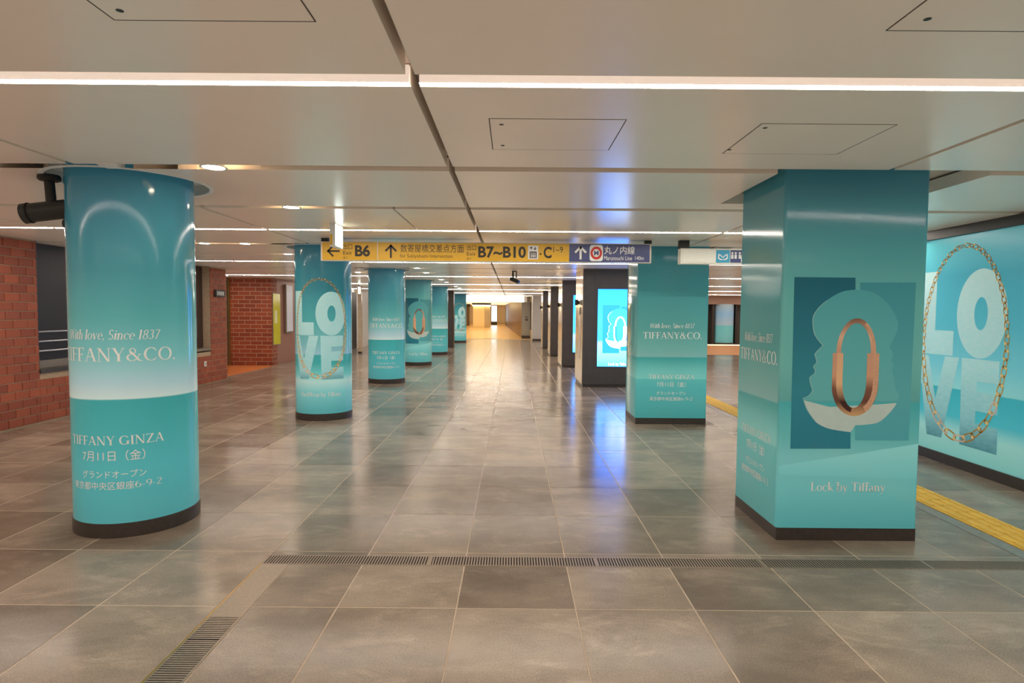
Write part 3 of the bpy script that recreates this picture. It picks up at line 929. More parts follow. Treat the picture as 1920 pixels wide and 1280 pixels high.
# ------------------------------------------------------------------ square advertising pillars
def ad_pillar(x0, x1, y0, y1, label, front):
    cx, cy = (x0 + x1) / 2, (y0 + y1) / 2
    w, d = (x1 - x0) / 2, (y1 - y0) / 2
    t = thing('square_pillar', label, 'pillar', (cx, cy, 0), 'square pillars wrapped in teal advertising')
    pts = rounded_rect(-w, w, -d, d, .022, 5)
    mb = MB().prism(pts, .085, CZ + .09)
    MBm = mb.build('advertising_wrap', M_LOCK_AD if front == 'lock' else M_TEXT_AD2, t, True)
    MB().box(-w + .004, w - .004, -d + .004, d - .004, 0, .085).build('plinth', M_PLINTH, t)
    MB().box(-w + .01, w - .01, -d + .01, d - .01, CZ + .07, CZ + .1).build('head', M_GROOVE, t)
    # soft edge film on the corner where two prints meet
    side = on_plane((-w, 0, 0), (0, -1, 0), (-1, 0, 0))
    face = on_plane((0, -d, 0), (1, 0, 0), (0, -1, 0))
    if front == 'lock':
        film = print_shape('side_film', [[[(-d + .022, .085), (d - .022, .085), (d - .022, CZ + .08), (-d + .022, CZ + .08)]]], side, .0005, M_TEXT_AD2, t)
        lock_art(face, MBm, 1.0, 1.16)
        message_art(side, film, .80)
    else:
        message_art(face, MBm)
    return t
ad_pillar(*PILL[0], 'nearest square pillar with rose gold padlock poster on teal, at right', 'lock')
ad_pillar(*PILL[1], 'second square pillar with white lettering on teal, beside the blue video screen', 'message')

# ------------------------------------------------------------------ dark pillars with screens and wall lamps
M_SCREEN = print_mat('screen picture', [(0.42, (52, 150, 255)), (0.60, (80, 160, 255)), (0.90, (100, 170, 255)), (0.96, (40, 138, 255)), (1.3, (44, 146, 255)), (1.7, (36, 124, 255)), (2.0, (30, 106, 255))], 0.2, emit=3.6)
M_SCR_BLK = print_mat('screen block picture', [(0.5, (26, 104, 235)), (1.8, (30, 104, 245))], 0.2, emit=3.2)
M_SCR_GLOW = emat('screen white picture', (0.85, 1.0, 1.0), 3.0)
M_SCR_LOCK = emat('screen lock picture', (1.0, 0.95, 0.95), 2.6)
SCR = dict(patch=M_SCREEN, head=M_SCREEN, bl=M_SCR_BLK, br=M_SCR_BLK, glow=M_SCR_GLOW, rim=M_SCR_GLOW, c1=M_SCR_LOCK, c2=M_SCR_BLK, c3=M_SCR_LOCK, txt=M_SCR_GLOW)
M_LAMP = emat('wall lamp glow', (1.0, 0.78, 0.48), 140.0)
M_NOTICE = pmat('pale notice', (222, 206, 186), 0.4, noise=0.06)
def screen_pillar(x0, y0, depth, label, slabel, llabel, n):
    W = 1.45
    t = thing('dark_pillar', label, 'pillar', (x0, y0, 0), 'dark square pillars along the right of the passage')
    MB().box(.012, W, .0, depth, .06, CZ + .09).build('shaft', M_DARK, t)
    MB().box(-.0, .012, .008, depth, .06, CZ + .09).build('side_panel', M_STONE, t)
    MB().box(.02, W - .01, .01, depth - .01, 0, .06).build('plinth', M_PLINTH, t)
    for a in (.235, 1.24):
        MB().box(a - .003, a + .003, -.0015, .001, .06, CZ).build('panel_joint', M_GROOVE, t)
    if n == 0:
        MB().box(-.006, .001, .30, .62, .55, 1.42).build('notice', M_NOTICE, t)
        MB().box(-.006, .001, .32, .60, 1.47, 1.62).build('notice', M_DARKWALL, t)
    if n < 2:
        s = thing('video_screen', slabel, 'screen', (x0 + .30, y0 - .004, 0), 'upright video screens on the dark pillars')
        MB().box(0, .88, -.012, .0, .42, 1.985).build('bezel', M_BLACK, s)
        dsp = MB().box(.004, .876, -.0135, -.010, .424, 1.981).build('display', M_SCREEN, s)
        lock_art(on_plane((.44, -.0145, 0), (1, 0, 0), (0, -1, 0)), dsp, .86, 1.16, SCR)
    # wall lamp with light up and down on the passage side
    l = thing('wall_lamp', llabel, 'wall lamp', (x0, y0 + .62, 1.72), 'up and down wall lamps on the dark pillars')
    MB().box(-.02, 0, -.03, .03, -.035, .035).build('bracket', M_BLACK, l)
    MB().lathe([(.033, .06), (.036, .058), (.036, -.058), (.033, -.06)], -.056, 0, 20).build('shade', M_BLACK, l, True)
    MB().cyl(-.056, 0, .034, .052, .058, 20).build('up_lens', M_LAMP, l)
    MB().cyl(-.056, 0, .034, -.058, -.052, 20).build('down_lens', M_LAMP, l)
    return t
PN = ['first', 'second', 'third', 'fourth']
for n, (x0, y0, dep) in enumerate(((1.405, 11.95, 1.30), (1.345, 16.2, 1.30), (1.29, 20.35, 1.30), (1.24, 24.5, 1.30))):
    screen_pillar(x0, y0, dep, '%s dark pillar with pale stone side along the right of the passage' % PN[n],
                  ['bright blue video screen showing a padlock, on the first dark pillar', 'blue video screen seen edge on, on the second dark pillar', 'video screen hidden behind pillars, on the third dark pillar', 'video screen hidden behind pillars, on the fourth dark pillar'][n],
                  'warm up and down wall lamp on the side of the %s dark pillar' % PN[n], n)

# ------------------------------------------------------------------ left brick wall
bw, bh, jt, jv = 0.215, 0.100, 0.012, 0.006
def brick_mesh(w, key={}):
    k = round(w, 3)
    if k not in key:
        a = w / 2
        mb = MB()
        c = .003
        n = 0
        mb.v = [(0, -a, 0), (0, a, 0), (0, a, bh), (0, -a, bh), (.010, -a, 0), (.010, a, 0), (.010, a, bh), (.010, -a, bh), (.013, -a + c, c), (.013, a - c, c), (.013, a - c, bh - c), (.013, -a + c, bh - c)]
        for b0 in (0, 4):
            for i in range(4):
                j = (i + 1) % 4
                mb.f.append((b0 + i, b0 + j, b0 + 4 + j, b0 + 4 + i))
        mb.f.append((8, 9, 10, 11))
        key[k] = mb.mesh('brick', M_BRICK)
    return key[k]
def lay_bricks(parent, xf, ya, yb, za, zb):
    row = 0
    z = za
    while z + bh <= zb + .02:
        y = ya - (0.5 * (bw + jv) if row % 2 else 0)
        while y < yb - .02:
            a, b = max(y, ya), min(y + bw, yb)
            if b - a > .04:
                o = link('brick', brick_mesh(b - a), parent)
                o.location = (xf + random.uniform(-.0015, .0015), (a + b) / 2, z)
            y += bw + jv
        z += bh + jt
        row += 1
XL = -6.2
wl = structure(MB().box(XL - .3, XL, -8, 7.73, -.01, CZ + .08).build('wall_left', M_MORTAR), 'red brick wall at the far left')
lay_bricks(wl, XL, 6.35, 7.73, .02, 2.36)
wl2 = structure(MB().box(XL - .3, XL, 7.73, 12.16, -.01, .65).build('wall_left_2', M_MORTAR), 'low brick wall under the ticket windows')
lay_bricks(wl2, XL, 7.73, 12.16, .02, .62)
wl3 = structure(MB().box(XL - 1.6, XL, 12.16, 12.85, -.01, CZ + .08).build('wall_left_3', M_MORTAR), 'brick pier between the window and the alcove')
lay_bricks(wl3, XL, 12.16, 12.85, .02, 2.36)
t = thing('counter_window', 'dark closed counter window with rails in the brick wall, behind nearest column', 'window', (XL, 7.73, 0))
MB().box(-.28, -.22, 0, 3.40, .65, CZ - .005).build('dark_glazing', M_GLASS_DARK, t)
MB().box(-.3, .03, 0, 3.40, .65, .70).build('sill', M_DARKWALL, t)
MB().box(-.30, .0, -.0, .02, .70, CZ - .005).build('jamb', M_DARKWALL, t)
MB().box(-.10, .0, 3.38, 3.40, .70, CZ - .005).build('jamb', M_DARKWALL, t)
MB().box(-.21, -.18, 0.02, 1.9, .70, .80).build('counter_edge', M_STEEL, t)
for z in (.93, 1.06, 1.19):
    MB().tube((-.15, .02, z), (-.15, 2.0, z), .012, 10).build('rail', M_SILVER, t)
pm = thing('counter_screen', 'small pale blue panel under the counter window rails', 'panel', (XL, 8.25, .56))
MB().box(.012, .03, 0, .35, -.07, .07).build('face', pmat('pale blue panel', (150, 170, 190), 0.2, noise=0.1), pm)
t = thing('service_door', 'dark brown service door beside the brick pier, with silver handle', 'door', (XL, 11.2, 0))
dl = MB().box(-.20, -.14, 0, .93, .72, CZ - .005).build('door_leaf', pmat('dark brown door', (58, 42, 36), 0.35, noise=0.15), t)
MB().tube((-.11, .62, .95), (-.11, .62, 1.35), .012, 10).build('handle', M_SILVER, dl)
MB().box(-.3, .01, 0, .95, .68, .73).build('threshold', M_STEEL, t)
t = thing('wall_sign', 'small dark sign plate with white characters on the brick pier', 'sign', (XL + .014, 12.50, 1.85))
MB().box(0, .04, -.20, .20, -.075, .075).build('plate', M_BLACK, t)
print_shape('lettering', font_line('駅事務室', -.15, .15, -.045, .045, .01), on_plane((.041, 0, 0), (0, 1, 0), (1, 0, 0)), .001, M_WHITE_PRINT, t)
t = thing('wall_socket', 'small white wall socket on the low brick wall', 'socket', (XL + .012, 11.9, .42))
MB().box(0, .012, -.04, .04, -.05, .05).build('plate', M_TRIM, t)
MB().box(.012, .014, -.015, .015, -.02, .02).build('insert', M_STEEL, t)

# alcove behind the brick pier
wa = structure(MB().box(-10, -6.55, 16.12, 16.5, -.01, CZ + .08).build('wall_left_4', M_FARBRICK), 'brick back wall of the alcove')
wb = structure(MB().box(-10, -9.6, -8, 33, -.01, CZ + .08).build('wall_left_5', M_DARKWALL))
wc = structure(MB().box(-7.0, -6.55, 16.5, 19.2, -.01, CZ + .08).build('wall_left_6', pmat('rose brown wall', (150, 104, 90), 0.4, noise=0.08)), 'reddish wall with a yellow poster')
wd = structure(MB().box(-7.2, -6.3, 19.2, 34, -.01, CZ + .08).build('wall_left_7', M_PALE_WALL))
t = thing('brass_post', 'vertical brass strip standing in the brick alcove', 'post', (-7.72, 16.10, 0))
MB().box(-.05, .05, -.03, .02, 0, CZ).build('strip', M_BRASS, t)
MB().box(-.012, .012, -.034, -.03, 0, CZ).build('groove', M_GROOVE, t)
of = structure(MB().box(-9.5, -6.45, 13.2, 16.12, .0006, .003).build('trim_3', pmat('orange light paint', (206, 120, 66), 0.3, noise=0.1)), 'floor patch painted as orange light in the brick alcove')  # warm lamp light on the floor, put into the colour of this sheet
t = thing('yellow_poster', 'tall yellow green poster on the reddish wall left of LOVE column', 'poster', (-6.54, 16.42, 0))
MB().box(-.01, .012, -.26, .26, .55, 1.98).build('frame', M_STEEL, t)
sh = MB().box(.012, .016, -.24, .24, .57, 1.96).build('sheet', pmat('yellow poster sheet', (206, 196, 52), 0.15, noise=0.06, nscale=3), t)
MB().box(.016, .018, -.16, .02, 1.15, 1.50).build('printed_panel', pmat('yellow poster panel', (226, 224, 170), 0.2, noise=0.1), sh)
t = thing('white_panel', 'white upright information panel beside the LOVE column', 'panel', (-6.53, 17.25, 0))
MB().box(-.01, .05, -.26, .26, .85, 2.25).build('housing', M_STEEL, t)
MB().box(.05, .056, -.23, .23, .90, 2.22).build('face', pmat('white panel face', (226, 226, 236), 0.25, noise=0.03), t)
t = thing('dark_door', 'dark double door with a notice between second and third round columns', 'door', (-6.278, 22.3, 0))
dl = MB().box(-.02, .02, -1.5, 1.5, .02, 2.24).build('leaf', pmat('charcoal door', (40, 38, 40), 0.35, noise=0.1), t)
MB().box(.02, .024, -.55, .0, 1.15, 1.62).build('notice', M_WHITE_PRINT, dl)
MB().box(.024, .026, -.50, -.05, 1.54, 1.60).build('notice_heading', pmat('orange print', (214, 110, 60), 0.4, noise=0.05), t)
t = thing('beige_post', 'slim beige post left of the third round column', 'post', (-5.45, 21.2, 0))
MB().box(-.06, .06, -.06, .06, 0, CZ).build('shaft', M_STONE, t)
MB().box(-.065, .065, -.065, .065, 0, .06).build('foot', M_PLINTH, t)

# ------------------------------------------------------------------ right wall with its long poster
XR = 4.42
wr = structure(MB().box(XR, XR + .5, -8, 10.4, -.01, CZ + .08).build('wall_right', M_DARKWALL), 'dark frame of the poster wall on the right')
structure(MB().box(XR - .03, XR, -8, 10.4, 0, .10).build('baseboard_right', M_PLINTH))
structure(MB().box(XR - .05, XR, -8, 10.4, 2.29, CZ).build('trim_4', M_BLACK), 'black header above the wall poster')
t = thing('wall_poster', 'huge wall poster of LOVE letters and gold chain necklace on teal', 'poster', (XR, 5.82, 0))
sh = MB().box(-.012, 0, -3.2, 2.6, .10, 2.29).build('poster_sheet', M_LOVE_WALL, t)
pl = on_plane((-.012, 0, 0), (0, -1, 0), (-1, 0, 0))
love_art(pl, sh, 1.0, 0.0, M_LETTERW)

# ------------------------------------------------------------------ hanging wayfinding signs
M_SIGNFRAME = pmat('sign housing', (204, 194, 178), 0.35, metal=0.3, noise=0.03)
M_SIGNY = pmat('yellow sign face', (222, 172, 44), 0.3, noise=0.03)
M_SIGNB = pmat('slate blue sign face', (72, 78, 124), 0.3, noise=0.03)
M_INK = pmat('black sign ink', (44, 38, 30), 0.4, noise=0.05)
M_SIGNW = pmat('white sign ink', (232, 230, 226), 0.35, noise=0.02)
M_RED = pmat('red line mark', (206, 46, 40), 0.35, noise=0.03)
M_METRO = pmat('light blue mark', (58, 158, 196), 0.35, noise=0.03)
SX0, SPX = -2.325, 0.00649
def sx(px): return SX0 + (px - 601) * SPX
SY = 7.25
t = thing('wayfinding_sign', 'long yellow and blue hanging direction sign with exits B6 to B10', 'sign', (0, SY, 0))
zb, zt = 2.115, 2.335
MB().box(sx(600), sx(1217), -.02, .09, zb - .006, zt + .006).build('housing', M_SIGNFRAME, t)
for px in (606, 1212):
    MB().box(sx(px) - .04, sx(px) + .04, .0, .07, zt, CZ).build('ceiling_bracket', M_BLACK, t)
yf = MB().box(sx(603), sx(1063.5), -.024, -.02, zb + .004, zt - .004).build('yellow_face', M_SIGNY, t)
bf = MB().box(sx(1064), sx(1214), -.024, -.02, zb + .004, zt - .004).build('blue_face', M_SIGNB, t)
MB().box(sx(705.5), sx(707), -.0255, -.0235, zb + .004, zt - .004).build('divider', M_SIGNFRAME, t)
sp = on_plane((0, -.024, 0), (1, 0, 0), (0, -1, 0))
def sv(f): return zb + .004 + f * (zt - zb - .008)      # 0 bottom .. 1 top
def arrow(cu, cv, r, ang, w):
    c, s = math.cos(ang), math.sin(ang)
    def T(p): return (cu + p[0] * c - p[1] * s, cv + p[0] * s + p[1] * c)
    def bar(a, b):
        dx, dy = b[0] - a[0], b[1] - a[1]
        l = math.hypot(dx, dy); nx, ny = -dy / l * w / 2, dx / l * w / 2
        return [[T((a[0] + nx, a[1] + ny)), T((a[0] - nx, a[1] - ny)), T((b[0] - nx, b[1] - ny)), T((b[0] + nx, b[1] + ny))]]
    return [bar((-r, 0), (r * .97, 0)), bar((r, 0.008), (0.05 * r, -r * .85)), bar((r, -0.008), (0.05 * r, r * .85))]
print_shape('left_arrow', arrow(sx(624), sv(.5), .075, PI, .021), sp, .001, M_INK, yf)
print_shape('up_arrow', arrow(sx(731), sv(.5), .078, PI / 2, .024), sp, .001, M_INK, yf)
print_shape('exit_lettering', font_line('出口', sx(642), sx(659), sv(.60), sv(.92)), sp, .001, M_INK, yf)
print_shape('exit_lettering', font_line('Exit', sx(642), sx(658), sv(.30), sv(.50)) + font_line('출구', sx(642), sx(650), sv(.06), sv(.20)), sp, .001, M_INK, yf)
print_shape('exit_number_lettering', font_line('B6', sx(664), sx(692), sv(.20), sv(.86), .035), sp, .001, M_INK, yf)
print_shape('destination_lettering', font_line('数寄屋橋交差点方面', sx(749), sx(867), sv(.46), sv(.92)), sp, .001, M_INK, yf)
print_shape('destination_lettering', font_line('for Sukiyabashi Intersection', sx(748), sx(846), sv(.10), sv(.36)), sp, .001, M_INK, yf)
print_shape('exit_lettering', font_line('出口', sx(873), sx(890), sv(.60), sv(.92)), sp, .001, M_INK, yf)
print_shape('exit_lettering', font_line('Exit', sx(873), sx(889), sv(.30), sv(.50)) + font_line('출구', sx(873), sx(881), sv(.06), sv(.20)), sp, .001, M_INK, yf)
print_shape('exit_number_lettering', font_line('B7~B10', sx(894), sx(983), sv(.18), sv(.84), .03), sp, .001, M_INK, yf)
print_shape('lift_icon', [rect(sx(987), sx(1006), sv(.12), sv(.90))], sp, .001, M_SIGNW, yf)
print_shape('lift_icon_mark', [rect(sx(990), sx(1003), sv(.18), sv(.56))] + arrow(sx(993), sv(.74), .018, PI / 2, .008) + arrow(sx(1000), sv(.74), .018, -PI / 2, .008), sp, .0016, M_INK, yf)
ppl = []
for c in (993, 996.5, 1000):
    ppl += [rect(sx(c - 1), sx(c + 1), sv(.22), sv(.40)), [ellipse(sx(c), sv(.46), .006, .009, n=10)]]
print_shape('lift_icon_people', ppl, sp, .0022, M_SIGNW, yf)
print_shape('exit_number_lettering', [[ellipse(sx(1010.5), sv(.42), .012, .012, n=14)]] + font_line('C', sx(1016), sx(1031), sv(.18), sv(.84), .03), sp, .001, M_INK, yf)
print_shape('exit_number_lettering', font_line('1~9', sx(1034), sx(1052), sv(.52), sv(.84), .0), sp, .001, M_INK, yf)
print_shape('up_arrow', arrow(sx(1085), sv(.5), .078, PI / 2, .026), sp, .001, M_SIGNW, bf)
print_shape('line_mark_plate', [[[(sx(1102) + p[0], sv(.04) + p[1]) for p in rounded_rect(0, .160, 0, .195, .03)]]], sp, .001, M_SIGNW, bf)
print_shape('line_mark_ring', [[ellipse(sx(1114.3), sv(.5), .070, .078), ellipse(sx(1114.3), sv(.5), .043, .048)]], sp, .0016, M_RED, bf)
print_shape('line_mark_letter', font_line('M', sx(1110), sx(1118.6), sv(.37), sv(.64), .03), sp, .0016, M_SIGNB, bf)
print_shape('line_lettering', font_line('丸ノ内線', sx(1129), sx(1186), sv(.44), sv(.90), .006), sp, .001, M_SIGNW, bf)
print_shape('line_lettering', font_line('Marunouchi Line', sx(1129), sx(1181), sv(.10), sv(.34)) + font_line('140m', sx(1187), sx(1203), sv(.12), sv(.34)), sp, .001, M_SIGNW, bf)

t = thing('station_sign', 'white hanging sign with blue station pictograms, right of second square pillar', 'sign', (0, 7.2, 0))
a, b = 2.015, 4.1
MB().box(a, b, -.02, .10, 2.10, 2.285).build('housing', pmat('white sign housing', (226, 220, 206), 0.35, noise=0.02), t)
sf = MB().box(a + .03, b - .03, -.023, -.02, 2.115, 2.27).build('face', pmat('white sign face', (232, 228, 216), 0.3, noise=0.02), t)
for px in (a + .05, 3.2):
    MB().box(px - .06, px + .06, 0, .07, 2.285, CZ).build('ceiling_bracket', M_BLACK, t)
s2 = on_plane((0, -.023, 0), (1, 0, 0), (0, -1, 0))
u0 = 2.44
print_shape('metro_mark_plate', [rect(u0, u0 + .165, 2.117, 2.268)], s2, .001, M_METRO, sf)
mk = []
for sgn in (-1, 1):
    c = u0 + .0825
    mk.append([[(c + sgn * x, y) for x, y in ((.055, 2.222), (.030, 2.214), (.004, 2.190), (.004, 2.172), (.026, 2.198), (.044, 2.205), (.048, 2.180), (.030, 2.164), (.004, 2.160), (.004, 2.148), (.036, 2.150), (.060, 2.168))]])
print_shape('metro_mark', mk, s2, .0016, M_SIGNW, sf)
print_shape('toilet_mark_plate', [rect(u0 + .172, u0 + .34, 2.117, 2.268)], s2, .001, M_SIGNB, sf)
mk = []
for c in (.195, .235, .285, .32):
    mk += [[ellipse(u0 + c, 2.232, .013, .013, n=12)], rect(u0 + c - .014, u0 + c + .014, 2.165, 2.214)]
mk.append(rect(u0 + .30, u0 + .335, 2.125, 2.20))
print_shape('toilet_mark', mk, s2, .0016, M_SIGNW, sf)

# emergency exit boxes
M_EXIT = emat('exit sign face', (0.88, 1.0, 0.92), 2.4)
M_GREEN = emat('exit sign green', (0.2, 0.8, 0.45), 1.2)
def exit_box(x, y, z0, z1, ln, label):
    t = thing('exit_sign', label, 'exit sign', (x, y, z0), 'lit emergency exit boxes')
    MB().box(-.055, .0, 0, ln, 0, z1 - z0).build('housing', M_TRIM, t)
    lf = MB().box(0, .004, .012, ln - .012, .012, z1 - z0 - .012).build('lit_face', M_EXIT, t)
    sp = on_plane((.004, 0, 0), (0, 1, 0), (1, 0, 0))
    h = (z1 - z0)
    print_shape('running_figure', [[ellipse(ln * .5, h * .70, .012, .012, n=12)], [[(ln * .42, h * .42), (ln * .56, h * .42), (ln * .52, h * .62), (ln * .46, h * .62)]], [[(ln * .46, h * .44), (ln * .34, h * .28), (ln * .40, h * .26), (ln * .52, h * .43)]], [[(ln * .50, h * .44), (ln * .62, h * .34), (ln * .60, h * .24), (ln * .66, h * .24), (ln * .68, h * .38), (ln * .56, h * .46)]]], sp, .001, M_GREEN, lf)
    MB().box(-.052, -.028, -.002, .0, .015, .12).build('test_label', M_SIGNY, t)
    return t
exit_box(-1.79, 6.0, 2.15, CZ, .27, 'lit green white emergency exit box hanging above the yellow sign')
exit_box(-5.20, 20.0, 2.08, 2.33, .30, 'small lit exit box hanging left of the third round column')
MB().tube((-5.22, 20.15, 2.33), (-5.22, 20.15, CZ), .012, 10).build('ceiling_rod', M_BLACK, None)
o = bpy.data.objects['ceiling_rod']
e2 = [q for q in bpy.data.objects if q.name.startswith('exit_sign')][-1]
o.parent = e2; o.location = (5.20, -20.0, -2.08)

# ------------------------------------------------------------------ spotlights and cameras on the ceiling
t = thing('ceiling_spotlight', 'black twin spotlight hanging from the ceiling behind the nearest round column', 'spotlight', (-3.075, 3.97, CZ))
MB().lathe([(0, -.001), (.060, -.001), (.066, -.012), (.066, -.030), (.055, -.040), (0, -.042)], seg=28).build('canopy', M_BLACK, t, True)
MB().tube((0, 0, -.04), (.01, 0, -.185), .030, 18).build('stem', M_BLACK, t, True)
h = MB().tube((.12, .02, -.215), (-.11, -.03, -.255), .062, 28)
h.tube((-.11, -.03, -.255), (-.145, -.037, -.262), .066, 28)
h.build('lamp_head', M_BLACK, t, True)
MB().tube((-.105, -.029, -.254), (-.113, -.031, -.2555), .0675, 28).build('head_band', M_PIT, t, True)
MB().tube((-.1455, -.0373, -.2622), (-.1465, -.0375, -.2624), .055, 24).build('lens', M_GLASS_DARK, t)
MB().tube((.08, .10, -.30), (.13, .0, -.32), .045, 22).build('second_head', M_BLACK, t, True)
MB().tube((.03, .04, -.18), (.10, .07, -.28), .016, 12).build('second_arm', M_BLACK, t, True)
t = thing('security_camera', 'black security camera hanging from the ceiling in the middle of the passage', 'camera', (0.03, 12.76, CZ))
MB().lathe([(0, -.001), (.055, -.001), (.055, -.02), (0, -.022)], seg=20).build('mount', M_BLACK, t, True)
MB().tube((-.03, 0, -.02), (-.03, 0, -.17), .02, 12).tube((.04, 0, -.02), (.04, 0, -.14), .014, 12).build('bracket', M_BLACK, t, True)
MB().tube((-.075, 0, -.165), (.085, -.09, -.235), .042, 18).build('camera_body', M_BLACK, t, True)
MB().tube((.083, -.089, -.234), (.10, -.10, -.242), .034, 18).build('lens', pmat('blue lens', (40, 90, 170), 0.15, noise=0.05), t, True)
t = thing('ceiling_bracket', 'small white block in the ceiling gap above the nearest round column', 'bracket', (-2.50, 3.72, CZ))
MB().box(-.055, .055, -.055, .055, .002, .03).build('block', M_TRIM, t)
MB().box(-.045, .045, -.045, .045, -.004, .002).build('cap', M_TRIM, t)

# ------------------------------------------------------------------ right background: orange floor, glass display drum
of = structure(MB().box(7.0, 15, 21.7, 34, .0008, .004).build('trim_5', pmat('orange carpet', (190, 136, 88), 0.6, noise=0.1)), 'orange floor in the right background')
structure(MB().box(8.2, 15, 29.2, 29.6, -.01, CZ + .08).build('wall_back_right', M_DARKWALL))
structure(MB().box(14.6, 15, 10.4, 34, -.01, CZ + .08).build('wall_far_right', M_PALE_WALL))
structure(MB().box(5.2, 15, 10.0, 10.4, -.01, CZ + .08).build('wall_near_right', M_PALE_WALL))
structure(MB().box(8.3, 14.6, 28.5, 29.2, 1.96, CZ).build('trim_6', pmat('brown fascia', (140, 112, 96), 0.4, noise=0.05)), 'brown fascia above the glass drum')
t = thing('floor_light', 'glowing warm light strip along the foot of the far shop front', 'light strip', (8.3, 28.2, 0))
MB().box(0, 6, 0, .10, .004, .05).build('housing', M_STEEL, t)
MB().box(0.02, 5.98, -.004, 0, .008, .05).build('lens', emat('floor strip glow', (1.0, 0.72, 0.36), 1.4), t)
t = thing('display_drum', 'teal glass display drum far behind the gap between the square pillars', 'display', (10.25, 28.85, 0))
MB().lathe([(.46, 1.98), (.46, .12)], seg=48).build('printed_drum', print_mat('drum print', [(0.1, (120, 200, 210)), (0.95, (110, 196, 204)), (0.96, (160, 190, 206)), (1.5, (130, 176, 210)), (2.0, (150, 170, 180))], 0.1), t, True)
MB().lathe([(.47, .12), (.50, .11), (.50, 0), (0, 0)], seg=48).build('foot', M_PLINTH, t, True)
MB().box(-.62, -.50, -.2, .1, 0, 1.96).build('dark_frame', M_BLACK, t)
MB().box(.50, .60, -.2, .1, 0, 1.96).build('dark_frame', M_BLACK, t)

# ------------------------------------------------------------------ far end: bright fascia and the golden hall beyond
FY = 33.4
structure(MB().box(-10, -2.9, FY, FY + .3, -.01, CZ + .08).build('wall_far_left', M_DARKWALL))
t = thing('light_fascia', 'broad glowing white light band above the entrance to the golden hall', 'light', (0, FY, 0))
MB().box(-2.9, .80, .0, .25, 2.08, CZ + .08).build('housing', M_TRIM, t)
MB().box(-2.88, .62, -.02, 0, 2.085, CZ - .002).build('glowing_face', emat('fascia glow', (1.0, 0.93, 0.80), 3.0), t)
structure(MB().box(.52, 1.02, 34.2, 34.4, -.01, CZ + .08).build('wall_grey', pmat('grey green wall', (150, 142, 126), 0.4, noise=0.04)), 'grey wall panel beside the golden hall')
t = thing('door_plate', 'small dark plate on the grey wall beside the golden hall', 'plate', (.80, 34.2, 1.15))
MB().box(-.07, .07, -.01, 0, -.12, .12).build('face', M_DARKWALL, t)
MB().box(-.05, .05, -.013, -.01, -.02, .08).build('inset', M_STEEL, t)
structure(MB().box(.52, 1.02, 34.17, 34.2, 0, .16).build('baseboard_grey', M_PLINTH))
structure(MB().box(1.02, 1.10, 34.1, 34.3, .5, 2.1).build('trim_7', M_BLACK))
structure(MB().box(1.06, 4.6, 31.5, 34, -.01, CZ + .08).build('wall_white', M_PALE_WALL), 'pale wall at the far end right of the hall')
structure(MB().box(1.06, 4.6, 31.47, 31.5, 0, .10).build('baseboard_white', M_PLINTH))
structure(MB().box(4.6, 9, 33.0, 33.3, -.01, CZ + .08).build('wall_far_right_2', M_PALE_WALL))
# golden hall
structure(MB().box(-20, 6, 33.3, 80, -.1, -.001).build('floor_hall', pmat('golden hall floor', (226, 180, 104), 0.25, noise=0.08, nscale=2)), 'golden floor of the far hall')
structure(MB().box(-20, 6, FY + .25, 80, CZ + .02, CZ + .2).build('ceiling_hall', pmat('hall ceiling', (236, 216, 170), 0.5, noise=0.03)))
structure(MB().box(-20, 6, 77.5, 78, 0, CZ + .1).build('wall_hall_back', pmat('hall back wall', (214, 188, 140), 0.4, noise=0.05)))
structure(MB().box(-20, -19.6, 33.4, 78, 0, CZ + .1).build('wall_hall_left', pmat('hall left wall', (196, 164, 112), 0.4, noise=0.05)))
# brown panels on the hall's right side
pw = thing('panel_wall', 'row of brown wood panels along the right side of the golden hall', 'panelling', (.54, 34.5, 0))
ang = math.atan2(-1.42, 35.5)
M_WOOD = pmat('brown wood panel', (92, 60, 38), 0.35, noise=0.15, nscale=4)
for k in range(12):
    a, b = k * 3.0, k * 3.0 + 2.9
    mb = MB().box(0, .1, a, b, 0, CZ)
    mb.v = [(x * math.cos(ang) + y * math.sin(ang), y * math.cos(ang) - x * math.sin(ang), z) for x, y, z in mb.v]
    mb.build('wood_panel', M_WOOD, pw)
mb = MB().box(.1, .2, 0, 36, 0, CZ)
mb.v = [(x * math.cos(ang) + y * math.sin(ang), y * math.cos(ang) - x * math.sin(ang), z) for x, y, z in mb.v]
mb.build('backing', M_DARKWALL, pw)
t = thing('hall_column', 'wide cream column lit from above in the golden hall', 'column', (-3.1, 57.6, 0))
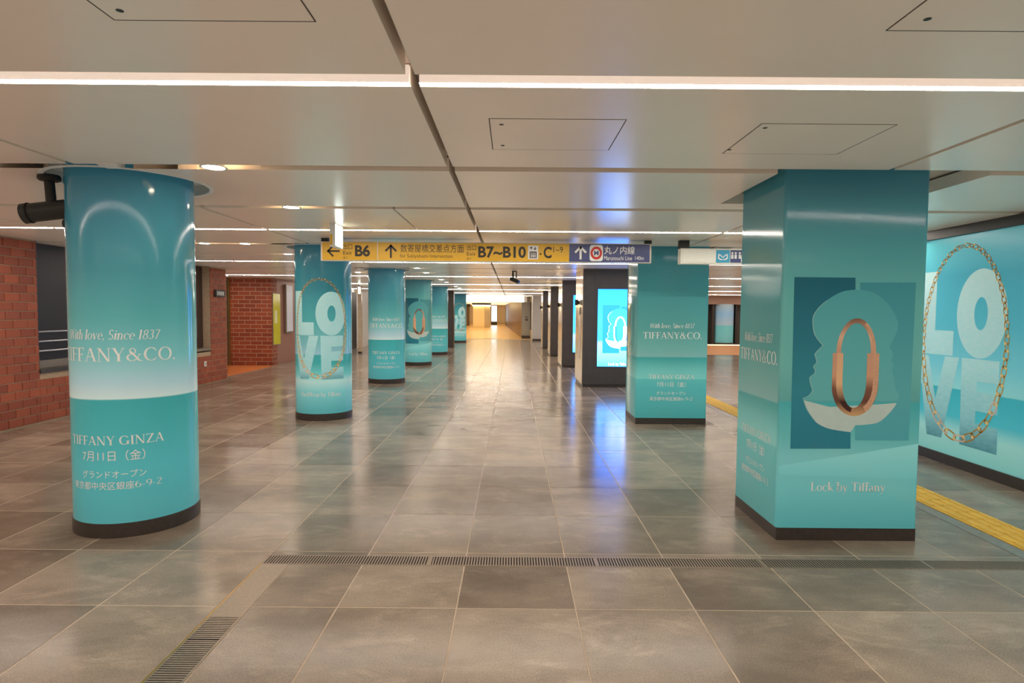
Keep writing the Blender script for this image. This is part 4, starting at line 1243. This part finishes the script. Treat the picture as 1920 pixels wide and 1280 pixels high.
MB().prism([(-.75, 0), (.35, 0), (.78, 1.6), (.78, 3.2), (-.75, 3.2)], 0, 2.12).build('shaft', pmat('cream column', (246, 226, 170), 0.4, noise=0.03), t)
MB().prism([(-.85, -.12), (.40, -.12), (.90, 1.5), (.90, 3.3), (-.85, 3.3)], 2.20, CZ + .02).build('dark_head', M_DARKWALL, t)
MB().prism([(-.82, -.10), (.38, -.10), (.86, 1.5), (.86, 3.25), (-.82, 3.25)], 2.12, 2.20).build('cove_light', emat('cove glow', (1.0, 0.84, 0.45), 8.0), t)
t = thing('hall_screen', 'bright upright bluish white screen at the back of the golden hall', 'screen', (-2.18, 70.0, 0))
MB().box(-.34, .34, 0, .15, 0, 2.30).build('housing', M_BLACK, t)
MB().box(-.30, .30, -.01, 0, .42, 2.26).build('display', emat('hall screen glow', (0.62, 0.88, 1.0), 2.2), t)
t = thing('hall_door', 'dark brown opening at the left back of the golden hall', 'opening', (-6.2, 66.0, 0))
MB().box(-1.6, 1.4, 0, .3, 0, 2.1).build('leaf', pmat('brown shutter', (112, 88, 56), 0.5, noise=0.15), t)
MB().box(-1.7, 1.5, -.05, 0, 2.1, CZ).build('lintel', M_DARKWALL, t)
t = thing('hall_notice', 'small dark square plate on the back wall of the golden hall', 'plate', (-.45, 77.45, 1.35))
MB().box(-.16, .16, -.02, .04, -.16, .16).build('face', M_DARKWALL, t)
MB().box(-.08, .08, -.025, -.02, -.08, .08).build('inset', M_STEEL, t)
for i, y in enumerate((37, 43, 49, 55, 61, 68)):
    t = thing('hall_light', '%s warm ceiling light panel of the golden hall, counted from its entrance' % ['first', 'second', 'third', 'fourth', 'fifth', 'sixth'][i], 'ceiling light', (-2.2, y, CZ), 'warm light panels in the golden hall')
    MB().box(-3.1, 2.2, -.26, .26, .004, .02).build('frame', M_TRIM, t)
    MB().box(-3.0, 2.1, -.2, .2, -.002, .004).build('diffuser', emat('hall light %d' % i, (1.0, 0.76, 0.38), 5.5), t)

# end of the passage behind the viewer
structure(MB().box(-10, 5, -8.3, -8, -.01, CZ + .08).build('wall_behind', M_PALE_WALL))
